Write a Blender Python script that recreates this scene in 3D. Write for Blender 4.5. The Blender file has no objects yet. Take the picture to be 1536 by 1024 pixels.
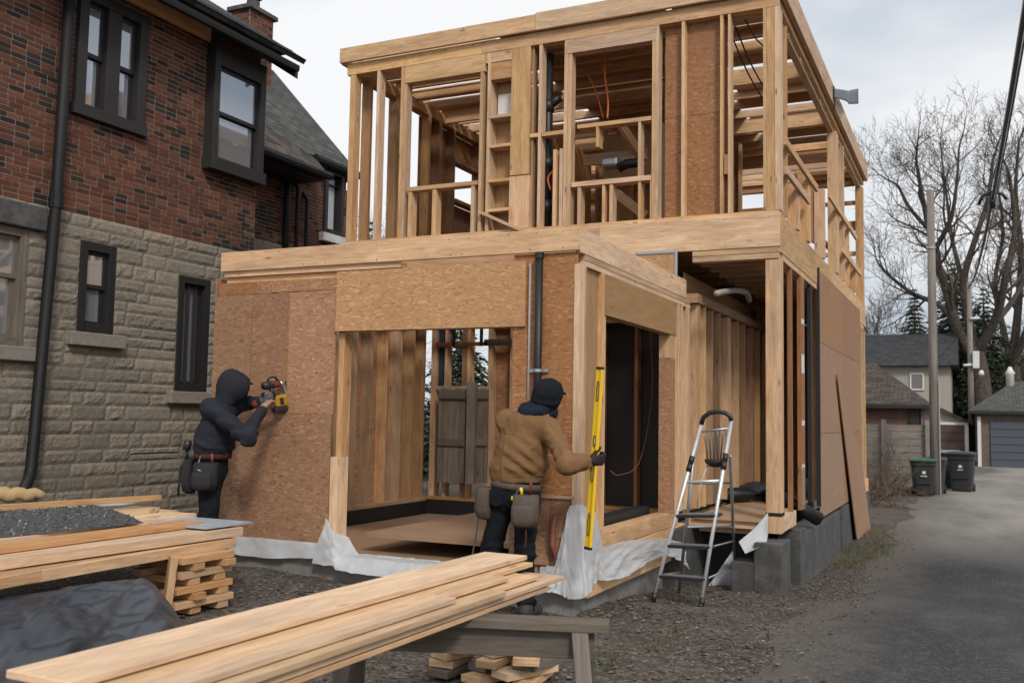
import bpy, math, random
import numpy as np
from mathutils import Vector, Matrix, noise
random.seed(11)
C = bpy.context.scene.collection
R = math.radians
# ------------------------------------------------------------ camera model (also used to survey the place)
CW, CHT = 1536, 1024
YAW, PIT, ROL, FPX, EYE = 25.5, 4.4, 1.0, 1455.5, 1.5
def _basis():
    y, p, r = map(math.radians, (YAW, PIT, ROL))
    fw = Vector((-math.sin(y)*math.cos(p), math.cos(y)*math.cos(p), math.sin(p)))
    rt = Vector((math.cos(y), math.sin(y), 0)); up = rt.cross(fw)
    c, s = math.cos(r), math.sin(r)
    return rt*c+up*s, up*c-rt*s, fw
RT, UP, FW = _basis()
def at(px, py, ax, val):
    d = FW + RT*((px-CW/2)/FPX) + UP*((CHT/2-py)/FPX)
    o = Vector((0, 0, EYE)); t = (val-o[ax])/d[ax]
    return o + d*t
def AX(px, py, v): return at(px, py, 0, v)
def AY(px, py, v): return at(px, py, 1, v)
def AZ(px, py, v): return at(px, py, 2, v)
def ground_z(x, y):
    t = min(1, max(0, (y-6.5)/6.0)); t = t*t*(3-2*t)
    z = -0.33*t
    if x < -3: z += 0.05*min(1, (-3-x)/1.5)
    if x < -4.5 and y < 9: z += 0.05*min(1, (-4.5-x))
    return z
def G(px, py):
    z = 0.0
    for _ in range(12):
        p = AZ(px, py, z); z = ground_z(p.x, p.y)
    p.z = z
    return p
# ------------------------------------------------------------ mesh builder
WL = {}
class MB:
    def __init__(s): s.v=[]; s.f=[]; s.uv=[]; s.fc=[]; s.hascol=False
    def face(s, pts, uvs=None, col=None):
        n=len(s.v); s.v.extend([tuple(p) for p in pts]); s.f.append(tuple(range(n,n+len(pts))))
        s.uv.append(uvs or [(p[0]+p[1], p[2]) for p in pts]); s.fc.append(col)
        if col is not None: s.hascol=True
    def hexa(s, o, e, col=None, skip=(), axis=None, taper=None):
        o=Vector(o); e=[Vector(k) for k in e]; L=[k.length for k in e]
        a = axis if axis is not None else max(range(3), key=lambda i:L[i])
        ru, rv = random.random()*20, random.random()*20
        base=len(s.v); vs=[]
        if e[0].cross(e[1]).dot(e[2])<0: o=o+e[0]; e[0]=-e[0]
        for k in range(8):
            p=o.copy()
            for i in range(3):
                if k>>i&1: p=p+e[i]
            vs.append(p)
        s.v.extend([tuple(p) for p in vs])
        F=[((0,2,3,1),2),((4,5,7,6),2),((0,1,5,4),1),((2,6,7,3),1),((0,4,6,2),0),((1,3,7,5),0)]
        for fi,(idx,n) in enumerate(F):
            if fi in skip: continue
            i,j=[q for q in range(3) if q!=n]
            ua = a if a in (i,j) else i
            va = j if ua==i else i
            s.f.append(tuple(base+k for k in idx))
            s.uv.append([(ru+L[ua]*(k>>ua&1), rv+n*.31+L[va]*(k>>va&1)) for k in idx])
            s.fc.append(col)
        if col is not None: s.hascol=True
    def box(s, x0,x1,y0,y1,z0,z1, **k):
        s.hexa((x0,y0,z0), ((x1-x0,0,0),(0,y1-y0,0),(0,0,z1-z0)), **k)
        return s
    def beam(s, p0, p1, w, h, up=(0,0,1), **k):
        p0=Vector(p0); p1=Vector(p1); d=(p1-p0); up=Vector(up)
        sd=d.cross(up)
        if sd.length<1e-6: sd=d.cross(Vector((0,1,0)))
        sd.normalize(); u=sd.cross(d).normalized()
        s.hexa(p0-sd*w/2-u*h/2, (d, sd*w, u*h), axis=0, **k); return s
    def tube(s, path, r, n=8, cap=True, col=None):
        P=[Vector(p) for p in path]; m=len(P)
        rr=r if isinstance(r,(list,tuple)) else [r]*m
        base=len(s.v); prev=None; L=0
        ls=[]
        for i in range(m):
            t=(P[min(i+1,m-1)]-P[max(i-1,0)])
            if t.length<1e-9: t=Vector((0,0,1))
            t.normalize()
            if prev is None:
                a=Vector((0,0,1)) if abs(t.z)<.9 else Vector((1,0,0))
                nrm=t.cross(a).normalized()
            else:
                nrm=(prev-t*prev.dot(t))
                nrm = nrm.normalized() if nrm.length>1e-6 else t.cross(Vector((0.3,.5,.8))).normalized()
            prev=nrm; b=t.cross(nrm)
            if i: L+=(P[i]-P[i-1]).length
            ls.append(L)
            for k in range(n):
                an=2*math.pi*k/n
                s.v.append(tuple(P[i]+(nrm*math.cos(an)+b*math.sin(an))*rr[i]))
        c=2*math.pi*max(rr)
        for i in range(m-1):
            for k in range(n):
                k2=(k+1)%n
                s.f.append((base+i*n+k, base+i*n+k2, base+(i+1)*n+k2, base+(i+1)*n+k))
                s.uv.append([(ls[i],c*k/n),(ls[i],c*(k+1)/n),(ls[i+1],c*(k+1)/n),(ls[i+1],c*k/n)]); s.fc.append(col)
        if cap:
            for i,rev in ((0,True),(m-1,False)):
                idx=[base+i*n+k for k in range(n)]
                if rev: idx=idx[::-1]
                s.f.append(tuple(idx)); s.uv.append([(s.v[q][0],s.v[q][2]) for q in idx]); s.fc.append(col)
        if col is not None: s.hascol=True
        return s
    def grid(s, fn, nu, nv, wrapu=False, uvf=None, col=None):
        base=len(s.v); vals=[]
        for j in range(nv):
            for i in range(nu):
                p=Vector(fn(i,j)); vals.append(p); s.v.append(tuple(p))
        for j in range(nv-1):
            for i in range(nu if wrapu else nu-1):
                i2=(i+1)%nu
                idx=(j*nu+i, j*nu+i2, (j+1)*nu+i2, (j+1)*nu+i)
                s.f.append(tuple(base+q for q in idx))
                if uvf: s.uv.append([uvf(i,j),uvf(i+1,j),uvf(i+1,j+1),uvf(i,j+1)])
                else: s.uv.append([(vals[q].x+vals[q].y, vals[q].z) for q in idx])
                s.fc.append(col)
        if col is not None: s.hascol=True
        return s
    def loft(s, secs, n=18, cap0=True, cap1=True, col=None):
        # secs: (centre, axis_a, axis_b, ra, rb, exponent)
        base=len(s.v)
        for (c,a,b,ra,rb,ex) in secs:
            c=Vector(c); a=Vector(a); b=Vector(b)
            for k in range(n):
                t=2*math.pi*k/n; ct,st=math.cos(t),math.sin(t)
                u=math.copysign(abs(ct)**(2/ex),ct)*ra; v=math.copysign(abs(st)**(2/ex),st)*rb
                s.v.append(tuple(c+a*u+b*v))
        for i in range(len(secs)-1):
            for k in range(n):
                k2=(k+1)%n
                s.f.append((base+i*n+k, base+i*n+k2, base+(i+1)*n+k2, base+(i+1)*n+k))
                s.uv.append([(k/n,i),((k+1)/n,i),((k+1)/n,i+1),(k/n,i+1)]); s.fc.append(col)
        for i,on,rev in ((0,cap0,True),(len(secs)-1,cap1,False)):
            if on:
                idx=[base+i*n+k for k in range(n)]
                if rev: idx=idx[::-1]
                s.f.append(tuple(idx)); s.uv.append([(0,0)]*n); s.fc.append(col)
        if col is not None: s.hascol=True
        return s
    def prism(s, pts, vec, col=None):
        P=[Vector(p) for p in pts]; vec=Vector(vec); n=len(P); base=len(s.v)
        nn=Vector((0,0,0))
        for i in range(n): nn+=(P[i]).cross(P[(i+1)%n])
        if nn.dot(vec)>0: P=P[::-1]
        s.v.extend([tuple(p) for p in P]); s.v.extend([tuple(p+vec) for p in P])
        fs=[tuple(range(base,base+n)), tuple(range(base+2*n-1,base+n-1,-1))]
        for i in range(n):
            j=(i+1)%n; fs.append((base+j,base+i,base+n+i,base+n+j))
        d=max(((P[(i+1)%n]-P[i]) for i in range(n)), key=lambda q:q.length).normalized()
        nv=nn.normalized() if nn.length>1e-9 else vec.normalized(); w=nv.cross(d)
        for f in fs:
            s.f.append(f); s.uv.append([(Vector(s.v[q]).dot(d), Vector(s.v[q]).dot(w)+.5*Vector(s.v[q]).dot(nv)) for q in f]); s.fc.append(col)
        if col is not None: s.hascol=True
        return s
    def build(s, name, mat, parent=None, smooth=False, bevel=0, solid=0, weld=False, auto=None):
        V=np.array(s.v); lo=V.min(0); hi=V.max(0); c=Vector(((lo[0]+hi[0])/2,(lo[1]+hi[1])/2,lo[2]))
        me=bpy.data.meshes.new(name)
        me.from_pydata([tuple(Vector(p)-c) for p in s.v],[],s.f)
        ul=me.uv_layers.new(name='UVMap')
        flat=[x for f in s.uv for p in f for x in p]; ul.data.foreach_set('uv',flat)
        if s.hascol:
            ca=me.color_attributes.new('Col','FLOAT_COLOR','CORNER')
            fl=[]
            for f,cc in zip(s.f,s.fc):
                cc=cc or (1,1,1)
                for _ in f: fl.extend((cc[0],cc[1],cc[2],1))
            ca.data.foreach_set('color',fl)
        me.materials.append(mat)
        if smooth: me.shade_smooth()
        me.update()
        o=bpy.data.objects.new(name,me); C.objects.link(o); o.location=c
        WL[o.name]=c.copy()
        if parent is not None: attach(o,parent)
        if solid:
            m=o.modifiers.new('Solidify','SOLIDIFY'); m.thickness=solid; m.offset=0
        if bevel:
            m=o.modifiers.new('Bevel','BEVEL'); m.width=bevel; m.segments=2; m.limit_method='ANGLE'
        return o
def attach(o, parent):
    o.parent=parent; o.matrix_parent_inverse=Matrix.Translation(WL[parent.name]).inverted()
def tag(o, label, cat, group=None):
    o['label']=label; o['category']=cat
    if group: o['group']=group
    return o
def thing(name, label, cat, loc, group=None):
    o=bpy.data.objects.new(name,None); C.objects.link(o); o.location=loc; o.empty_display_size=.3
    WL[o.name]=Vector(loc); return tag(o,label,cat,group)
def kind(o,k): o['kind']=k; return o
def jit(a): return random.uniform(-a,a)
# ------------------------------------------------------------ materials
class NT:
    def __init__(s,name):
        s.m=bpy.data.materials.new(name); s.m.use_nodes=True; s.t=s.m.node_tree; s.t.nodes.clear()
        s.out=s.n('OutputMaterial'); s.b=s.n('BsdfPrincipled'); s.l(s.b.outputs[0],s.out.inputs[0])
    def n(s,t,**k):
        nd=s.t.nodes.new('ShaderNode'+t)
        for a,v in k.items(): setattr(nd,a,v)
        return nd
    def l(s,a,b): s.t.links.new(a,b)
    def put(s,sock,v):
        if hasattr(v,'links') or hasattr(v,'is_output'): s.l(v,sock)
        else:
            if isinstance(v,(tuple,list)) and sock.type=='RGBA' and len(v)==3: v=(*v,1)
            sock.default_value=v
    def map(s,vec,scale=(1,1,1),rot=(0,0,0),loc=None):
        m=s.n('Mapping'); s.l(vec,m.inputs[0]); m.inputs['Scale'].default_value=scale; m.inputs['Rotation'].default_value=rot
        if loc is not None: s.put(m.inputs['Location'],loc)
        return m.outputs[0]
    def noise(s,vec,scale,detail=4,rough=.55,dist=0,out=0):
        q=s.n('TexNoise'); s.l(vec,q.inputs['Vector']); q.inputs['Scale'].default_value=scale; q.inputs['Detail'].default_value=detail
        q.inputs['Roughness'].default_value=rough; q.inputs['Distortion'].default_value=dist
        return q.outputs[out]
    def vor(s,vec,scale,feature='F1',out='Distance',rnd=1):
        q=s.n('TexVoronoi',feature=feature); s.l(vec,q.inputs['Vector']); q.inputs['Scale'].default_value=scale; q.inputs['Randomness'].default_value=rnd
        return q.outputs[out]
    def ramp(s,f,stops,interp='LINEAR'):
        r=s.n('ValToRGB'); s.l(f,r.inputs[0]); e=r.color_ramp; e.interpolation=interp
        while len(e.elements)<len(stops): e.elements.new(.5)
        for el,(p,c) in zip(e.elements,stops):
            el.position=p; el.color=(*c,1) if isinstance(c,(tuple,list)) else (c,c,c,1)
        return r.outputs[0]
    def mix(s,f,a,b,bt='MIX'):
        m=s.n('Mix',data_type='RGBA',blend_type=bt); s.put(m.inputs[0],f); s.put(m.inputs[6],a); s.put(m.inputs[7],b); return m.outputs[2]
    def math(s,op,a,b=0.0,c=None):
        m=s.n('Math',operation=op); s.put(m.inputs[0],a); s.put(m.inputs[1],b)
        if c is not None: s.put(m.inputs[2],c)
        return m.outputs[0]
    def bump(s,h,strength=.3,dist=.01):
        b=s.n('Bump'); s.l(h,b.inputs['Height']); b.inputs['Strength'].default_value=strength; b.inputs['Distance'].default_value=dist
        s.l(b.outputs[0],s.b.inputs['Normal'])
    def fin(s,col=None,rough=.7,metal=0,spec=None):
        if col is not None: s.put(s.b.inputs['Base Color'],col)
        s.put(s.b.inputs['Roughness'],rough); s.put(s.b.inputs['Metallic'],metal)
        if spec is not None: s.b.inputs['Specular IOR Level'].default_value=spec
        return s.m
    def uv(s): return s.n('TexCoord').outputs['UV']
    def obj(s): return s.n('TexCoord').outputs['Object']
    def rnd(s): return s.n('ObjectInfo').outputs['Random']
def wood(name,c_dark,c_light,knot=(.10,.045,.02),var=.28,stain=.0,stain_c=(.12,.10,.09),rough=.72,grain=1.0):
    t=NT(name); uv=t.uv(); r=t.rnd()
    off=t.n('CombineXYZ'); t.l(t.math('MULTIPLY',r,37.0),off.inputs[0]); t.l(t.math('MULTIPLY',r,91.0),off.inputs[1])
    va=t.n('VectorMath',operation='ADD'); t.l(uv,va.inputs[0]); t.l(off.outputs[0],va.inputs[1]); v=va.outputs[0]
    w=t.noise(t.map(v,(2.2,13,1)),1.0,4,.6,.8)
    g=t.noise(t.map(v,(3.6,85,1)),1.0,5,.68,.9)
    big=t.noise(t.map(v,(.8,5,1)),1.0,3)
    f=t.math('ADD',t.math('MULTIPLY',g,.6*grain),t.math('MULTIPLY',w,.55))
    col=t.ramp(f,[(.38,c_dark),(.72,c_light)])
    # knots: sparse stretched cells
    kv=t.map(v,(3.2,12.0,1)); kd=t.vor(kv,1.0,out='Distance'); kc=t.vor(kv,1.0,out='Color')
    sep=t.n('SeparateColor'); t.l(kc,sep.inputs[0])
    km=t.math('MULTIPLY',t.math('LESS_THAN',sep.outputs[0],.34),t.ramp(kd,[(.06,1.0),(.17,0.0)]))
    col=t.mix(t.math('MULTIPLY',km,.75),col,knot)
    col=t.mix(t.ramp(big,[(.5,0.0),(.8,stain)]),col,stain_c)
    sm=t.noise(t.map(v,(3.5,22,1)),1.0,5,.75); col=t.mix(t.ramp(sm,[(.58,0.0),(.72,.45)]),col,stain_c)
    fl=t.noise(v,34.0,3,.7); col=t.mix(t.ramp(fl,[(.66,0.0),(.74,.5)]),col,knot)
    sc=t.math('MULTIPLY_ADD',r,var,1-var*.55)
    hs=t.n('HueSaturation'); t.l(col,hs.inputs['Color']); t.l(sc,hs.inputs['Value'])
    t.l(t.math('MULTIPLY_ADD',t.math('FRACT',t.math('MULTIPLY',r,7.31)),.28,.84),hs.inputs['Saturation'])
    t.l(t.math('MULTIPLY_ADD',t.math('FRACT',t.math('MULTIPLY',r,13.7)),.009,.493),hs.inputs['Hue'])
    fg=t.noise(t.map(v,(5,190,1)),1.0,4,.7); hs2=t.mix(.35,hs.outputs[0],t.ramp(fg,[(.35,.45),(.6,1.0)]),'MULTIPLY')
    t.bump(g,.25,.003)
    return t.fin(hs2,rough,spec=.3)
def osb(name,dark,mid,light):
    t=NT(name); uv=t.uv(); r=t.rnd()
    off=t.n('CombineXYZ'); t.l(t.math('MULTIPLY',r,23.0),off.inputs[0]); t.l(t.math('MULTIPLY',r,51.0),off.inputs[1])
    va=t.n('VectorMath',operation='ADD'); t.l(uv,va.inputs[0]); t.l(off.outputs[0],va.inputs[1]); v0=va.outputs[0]
    wv=t.noise(v0,9.0,2,out=1)
    mx=t.n('VectorMath',operation='MULTIPLY_ADD'); t.l(wv,mx.inputs[0]); mx.inputs[1].default_value=(.06,.06,.06); t.l(v0,mx.inputs[2]); v=mx.outputs[0]
    vals=[]
    for k,(a,sx,sy) in enumerate(((.35,20,82),(-.6,18,72),(1.35,22,88),(2.2,16,92))):
        c=t.vor(t.map(v,(sx,sy,1),(0,0,a),(k*3.1,k*1.7,0)),1.0,out='Color')
        s=t.n('SeparateColor'); t.l(c,s.inputs[0]); vals.append(s.outputs[0])
    sel=t.n('SeparateColor'); t.l(t.vor(v,21.0,out='Color'),sel.inputs[0])
    a=t.mix(t.math('GREATER_THAN',sel.outputs[0],.5),vals[0],vals[1]); b=t.mix(t.math('GREATER_THAN',sel.outputs[1],.5),vals[2],vals[3])
    f=t.mix(t.math('GREATER_THAN',sel.outputs[2],.5),a,b)
    fine=t.noise(t.map(v,(30,90,1)),1.0,3)
    f2=t.math('MULTIPLY_ADD',fine,.3,t.math('MULTIPLY',f,.72))
    col=t.ramp(f2,[(.12,dark),(.34,mid),(.70,mid),(.88,light)])
    big=t.noise(v0,1.3,4); col=t.mix(t.ramp(big,[(.4,0.0),(.75,.3)]),col,dark)
    hs=t.n('HueSaturation'); t.l(col,hs.inputs['Color']); t.l(t.math('MULTIPLY_ADD',r,.28,.84),hs.inputs['Value']); t.l(t.math('MULTIPLY_ADD',t.math('FRACT',t.math('MULTIPLY',r,5.3)),.2,.92),hs.inputs['Saturation'])
    t.bump(f2,.35,.004)
    return t.fin(hs.outputs[0],.62,spec=.3)
def plain(name,col,rough=.6,metal=0,var=.12,scale=20,bump=0,spec=None,dirt=None):
    t=NT(name); o=t.obj(); n=t.noise(o,scale,5,.6)
    c=t.mix(n,tuple(max(0,x*(1-var*1.6)) for x in col),tuple(min(1,x*(1+var*1.6)) for x in col))
    if dirt:
        d=t.noise(o,scale*.18,5,.65); c=t.mix(t.ramp(d,[(.45,0.0),(.72,dirt[1])]),c,dirt[0])
    if bump: t.bump(n,bump,.01)
    return t.fin(c,rough,metal,spec)
def vcol(name,rough=.85,nscale=60,bump=.3,bdist=.004,contrast=.35,spec=.25):
    t=NT(name); a=t.n('VertexColor',layer_name='Col'); n=t.noise(t.obj(),nscale,5,.65)
    c=t.mix(contrast,a.outputs[0],t.ramp(n,[(.3,.25),(.7,1.0)]),'MULTIPLY')
    t.bump(n,bump,bdist); return t.fin(c,rough,spec=spec)
M={}
M['lumber']=wood('lumber_spruce',(.44,.255,.125),(.76,.51,.29),stain=.6,stain_c=(.25,.15,.085),var=.34)
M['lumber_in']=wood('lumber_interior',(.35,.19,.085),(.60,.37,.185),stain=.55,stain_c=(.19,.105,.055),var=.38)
M['lumber_red']=wood('lumber_reddish',(.22,.105,.05),(.38,.20,.10),stain=.3,stain_c=(.10,.05,.025))
M['board']=wood('board_fresh',(.47,.29,.152),(.76,.52,.305),stain=.65,stain_c=(.30,.215,.145),var=.32)
M['weathered']=wood('wood_weathered',(.085,.068,.053),(.19,.16,.128),knot=(.04,.03,.02),stain=.6,stain_c=(.12,.085,.06))
M['fence_grey']=wood('fence_plank_grey',(.15,.13,.11),(.31,.28,.24),knot=(.06,.05,.04),stain=.5,stain_c=(.14,.11,.085))
M['fence_dark']=wood('wood_old_dark',(.12,.095,.075),(.26,.215,.17),knot=(.03,.02,.015),stain=.4,stain_c=(.05,.04,.03))
M['osb']=osb('osb_sheathing',(.205,.092,.043),(.32,.16,.08),(.45,.255,.14))
M['osb_light']=osb('osb_sheathing_pale',(.30,.165,.085),(.42,.25,.14),(.56,.37,.22))
M['ply']=wood('plywood_face',(.36,.22,.11),(.50,.33,.18),stain=.3,stain_c=(.3,.17,.08),grain=.6)
M['ply_side']=wood('plywood_smooth_tan',(.33,.185,.10),(.40,.235,.135),stain=.35,stain_c=(.28,.14,.075),grain=.45,var=.1)
M['deck']=plain('floor_sheet_tan',(.30,.185,.11),.75,var=.15,scale=3,dirt=((.16,.10,.06),.5))
M['brick']=vcol('brick_clay',.9,70,.5,.004,.5)
M['stone']=vcol('limestone_rockface',.92,28,.7,.012,.55)
M['black_metal']=plain('black_painted_metal',(.006,.006,.007),.65,var=.2,scale=8,spec=.4)
M['trim']=plain('window_trim_dark',(.012,.011,.011),.6,var=.2,scale=12)
M['brown_trim']=plain('trim_brown_grey',(.020,.0175,.017),.7,var=.2,scale=12)
M['pipe']=plain('black_plastic_pipe',(.008,.008,.009),.5,var=.2)
M['conduit']=plain('grey_conduit',(.30,.29,.28),.45,var=.15)
M['concrete']=plain('concrete_poured',(.20,.19,.175),.9,var=.25,scale=18,bump=.4,dirt=((.10,.085,.065),.75))
M['block']=plain('concrete_block_dark',(.055,.054,.053),.92,var=.3,scale=25,bump=.5,dirt=((.16,.15,.14),.5))
M['membrane']=plain('black_membrane_and_shade',(.012,.012,.013),.55,var=.4,scale=6)
M['bluewrap']=plain('blue_membrane',(.025,.05,.075),.5,var=.2)
M['white']=plain('white_paint',(.62,.61,.58),.6,var=.1,dirt=((.3,.28,.24),.4))
M['cream']=plain('cream_siding',(.32,.29,.245),.8,var=.1)
M['leather']=plain('brown_pouch_fabric',(.075,.055,.04),.75,var=.35,scale=40,bump=.3)
M['blackfab']=plain('black_fabric',(.012,.012,.013),.85,var=.4,scale=60,bump=.3)
M['steel']=plain('galvanised_steel',(.42,.43,.44),.38,.85,var=.15,scale=30)
M['alu']=plain('aluminium_ladder',(.66,.68,.70),.42,.55,var=.12,scale=14,dirt=((.25,.24,.23),.5))
M['yellow']=plain('yellow_enamel',(.80,.50,.012),.38,var=.05,dirt=((.55,.33,.02),.35))
M['darkplastic']=plain('dark_plastic',(.016,.016,.018),.45,var=.3)
M['amber']=plain('amber_plastic',(.36,.19,.015),.55,var=.25)
M['red']=plain('red_plastic',(.17,.03,.022),.5)
M['orange']=plain('orange_cord',(.62,.12,.03),.5)
M['copper']=plain('reddish_strap',(.22,.075,.05),.6)
M['sill']=plain('sill_stone',(.21,.185,.155),.9,var=.25,scale=12,bump=.4)
t=NT('glass_pane'); t.fin((.40,.42,.45),.04,.62); t.b.inputs['Specular IOR Level'].default_value=.9; t.b.inputs['IOR'].default_value=1.75
M['glass']=t.m
M['glass_pale']=plain('pale_pane',(.42,.45,.48),.15,var=.1,scale=3)  # whole pane in one pale tone
t=NT('clear_vial'); t.fin((.75,.85,.5),.05); M['vial']=t.m
def sheeting(name,col,rough=.42,transl=.35):
    t=NT(name); n=t.noise(t.obj(),14,5,.6); c=t.mix(n,tuple(x*.82 for x in col),tuple(min(1,x*1.1) for x in col))
    d=t.noise(t.obj(),3.5,6,.7); c=t.mix(t.ramp(d,[(.5,0.0),(.75,.35)]),c,tuple(x*.45 for x in (.7,.6,.5)))
    t.fin(c,rough); t.bump(n,.25,.01)
    tr=t.n('BsdfTranslucent'); t.l(c,tr.inputs[0]); mx=t.n('MixShader'); mx.inputs[0].default_value=transl
    t.l(t.b.outputs[0],mx.inputs[1]); t.l(tr.outputs[0],mx.inputs[2]); t.l(mx.outputs[0],t.out.inputs[0]); return t.m
M['plastic']=sheeting('white_poly_sheet',(.70,.72,.74))
M['greywrap']=sheeting('grey_house_wrap',(.52,.53,.56),.6,.2)
M['tarp']=plain('tarp_slate',(.026,.032,.041),.36,var=.3,scale=5,dirt=((.09,.095,.10),.6))
def shingle(name,c1,c2,row=.14,wid=.3):
    t=NT(name); v=t.uv(); b=t.n('TexBrick'); t.l(v,b.inputs['Vector']); b.inputs['Scale'].default_value=1
    b.inputs['Brick Width'].default_value=wid; b.inputs['Row Height'].default_value=row; b.inputs['Mortar Size'].default_value=.008
    b.inputs['Color1'].default_value=(*c1,1); b.inputs['Color2'].default_value=(*c2,1); b.inputs['Mortar'].default_value=(.012,.012,.012,1)
    n=t.noise(v,5,6,.7); c=t.mix(.7,b.outputs[0],t.ramp(n,[(.3,.4),(.7,1.0)]),'MULTIPLY'); 
    sp=t.n('SeparateXYZ'); t.l(v,sp.inputs[0]); saw=t.math('FRACT',t.math('DIVIDE',sp.outputs[1],row))
    t.bump(saw,.6,.02); return t.fin(c,.9,spec=.2)
M['roof_dark']=shingle('shingle_charcoal',(.040,.042,.045),(.075,.077,.08))
M['roof_green']=shingle('shingle_grey_green',(.075,.078,.072),(.125,.128,.118))
M['roof_brown']=shingle('shingle_brown',(.065,.052,.045),(.13,.105,.09))
def cloth(name,col,var=.2,scale=5,weave=220,rough=.9):
    t=NT(name); o=t.obj(); n=t.noise(o,scale,5,.6); w=t.noise(o,weave,2)
    c=t.mix(n,tuple(x*(1-var) for x in col),tuple(min(1,x*(1+var)) for x in col)); c=t.mix(.25,c,t.ramp(w,[(.3,.4),(.7,1.0)]),'MULTIPLY')
    t.bump(w,.25,.002); return t.fin(c,rough,spec=.15)
M['jacket']=cloth('duck_canvas_brown',(.20,.108,.05),.28,6)
M['hood']=cloth('navy_fleece',(.014,.020,.034))
M['hoodie']=cloth('charcoal_hoodie',(.021,.024,.031),.25)
M['denim']=cloth('black_denim',(.010,.011,.014),.4,9)
M['cap']=cloth('black_knit_cap',(.011,.013,.018),.3,20,90)
M['glove']=cloth('grey_glove',(.12,.115,.11),.3,20)
M['glove_dark']=cloth('dark_glove',(.035,.028,.028),.3,20)
M['beltred']=cloth('belt_leather',(.075,.028,.02),.3,10)
M['boot']=plain('work_boot',(.03,.022,.017),.7,var=.3)
M['skin']=plain('skin',(.26,.145,.095),.55,var=.1,scale=30)
M['hair']=plain('dark_hair',(.012,.009,.008),.6)
# ============================================================ BRICK HOUSE
XW=-9.3
Z3=Vector((0,0,1))
def cells(mb,O,U,N,u0,u1,z0,z1,holes,col,depth=.0,reveal=.12):
    us=sorted(set([u0,u1]+[h[k] for h in holes for k in (0,1) if u0<h[k]<u1])); zs=sorted(set([z0,z1]+[h[k] for h in holes for k in (2,3) if z0<h[k]<z1]))
    for a,b in zip(us,us[1:]):
        for c,d in zip(zs,zs[1:]):
            um,zm=(a+b)/2,(c+d)/2
            if any(h[0]<um<h[1] and h[2]<zm<h[3] for h in holes): continue
            P=lambda u,z:O+U*u+Z3*z+N*depth
            mb.face([P(a,c),P(b,c),P(b,d),P(a,d)],col=col)
    for h in holes:
        if h[1]<=u0 or h[0]>=u1 or h[3]<=z0 or h[2]>=z1: continue
        a,b=max(h[0],u0),min(h[1],u1); c,d=max(h[2],z0),min(h[3],z1)
        P=lambda u,z,n:O+U*u+Z3*z+N*n
        for q in (((a,c),(b,c)),((b,c),(b,d)),((b,d),(a,d)),((a,d),(a,c))):
            mb.face([P(*q[0],depth),P(*q[1],depth),P(*q[1],-reveal),P(*q[0],-reveal)],col=col)
def intervals(a,b,z0,z1,holes):
    iv=[(a,b)]
    for h in holes:
        if h[3]<=z0 or h[2]>=z1: continue
        nv=[]
        for p,q in iv:
            if h[1]<=p or h[0]>=q: nv.append((p,q)); continue
            if h[0]>p: nv.append((p,h[0]))
            if h[1]<q: nv.append((h[1],q))
        iv=nv
    return iv
BP=[(.165,.062,.036),(.185,.070,.041),(.145,.055,.034),(.115,.047,.031),(.205,.083,.050),(.155,.058,.036)]
DP=[(.035,.026,.023),(.052,.030,.024),(.044,.036,.032)]
def bricks(mb,O,U,N,u0,u1,z0,z1,holes=(),bh=.061,bl=.185,tone=1.0,mortar=(.27,.235,.20)):
    O=Vector(O);U=Vector(U);N=Vector(N)
    cells(mb,O,U,N,u0,u1,z0,z1,holes,mortar,0)
    n=int((z1-z0)/bh+.5); bh=(z1-z0)/n
    for r in range(n):
        za,zb=z0+r*bh,z0+(r+1)*bh
        off=(r%2)*bl/2+jit(.01)
        for (p,q) in intervals(u0,u1,za,zb,holes):
            k=math.floor((p-off)/bl); u=off+k*bl
            while u<q:
                L=bl if random.random()>.12 else bl/2
                a,b=max(u,p),min(u+L,q); u+=L
                if b-a<.025: continue
                w=noise.noise(Vector((a*1.1+O.x,zb*2.3,O.y*.3)))
                if random.random()<(.07 if w<.14 else .5): c=random.choice(DP)
                else: c=random.choice(BP)
                k2=random.uniform(.72,.98)*tone; c=tuple(x*k2 for x in c)
                g=.0062
                mb.hexa(O+U*(a+g)+Z3*(za+g), (N*(.0055+jit(.002)),U*(b-a-2*g),Z3*(bh-2*g)),col=c,skip=(4,))
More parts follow.
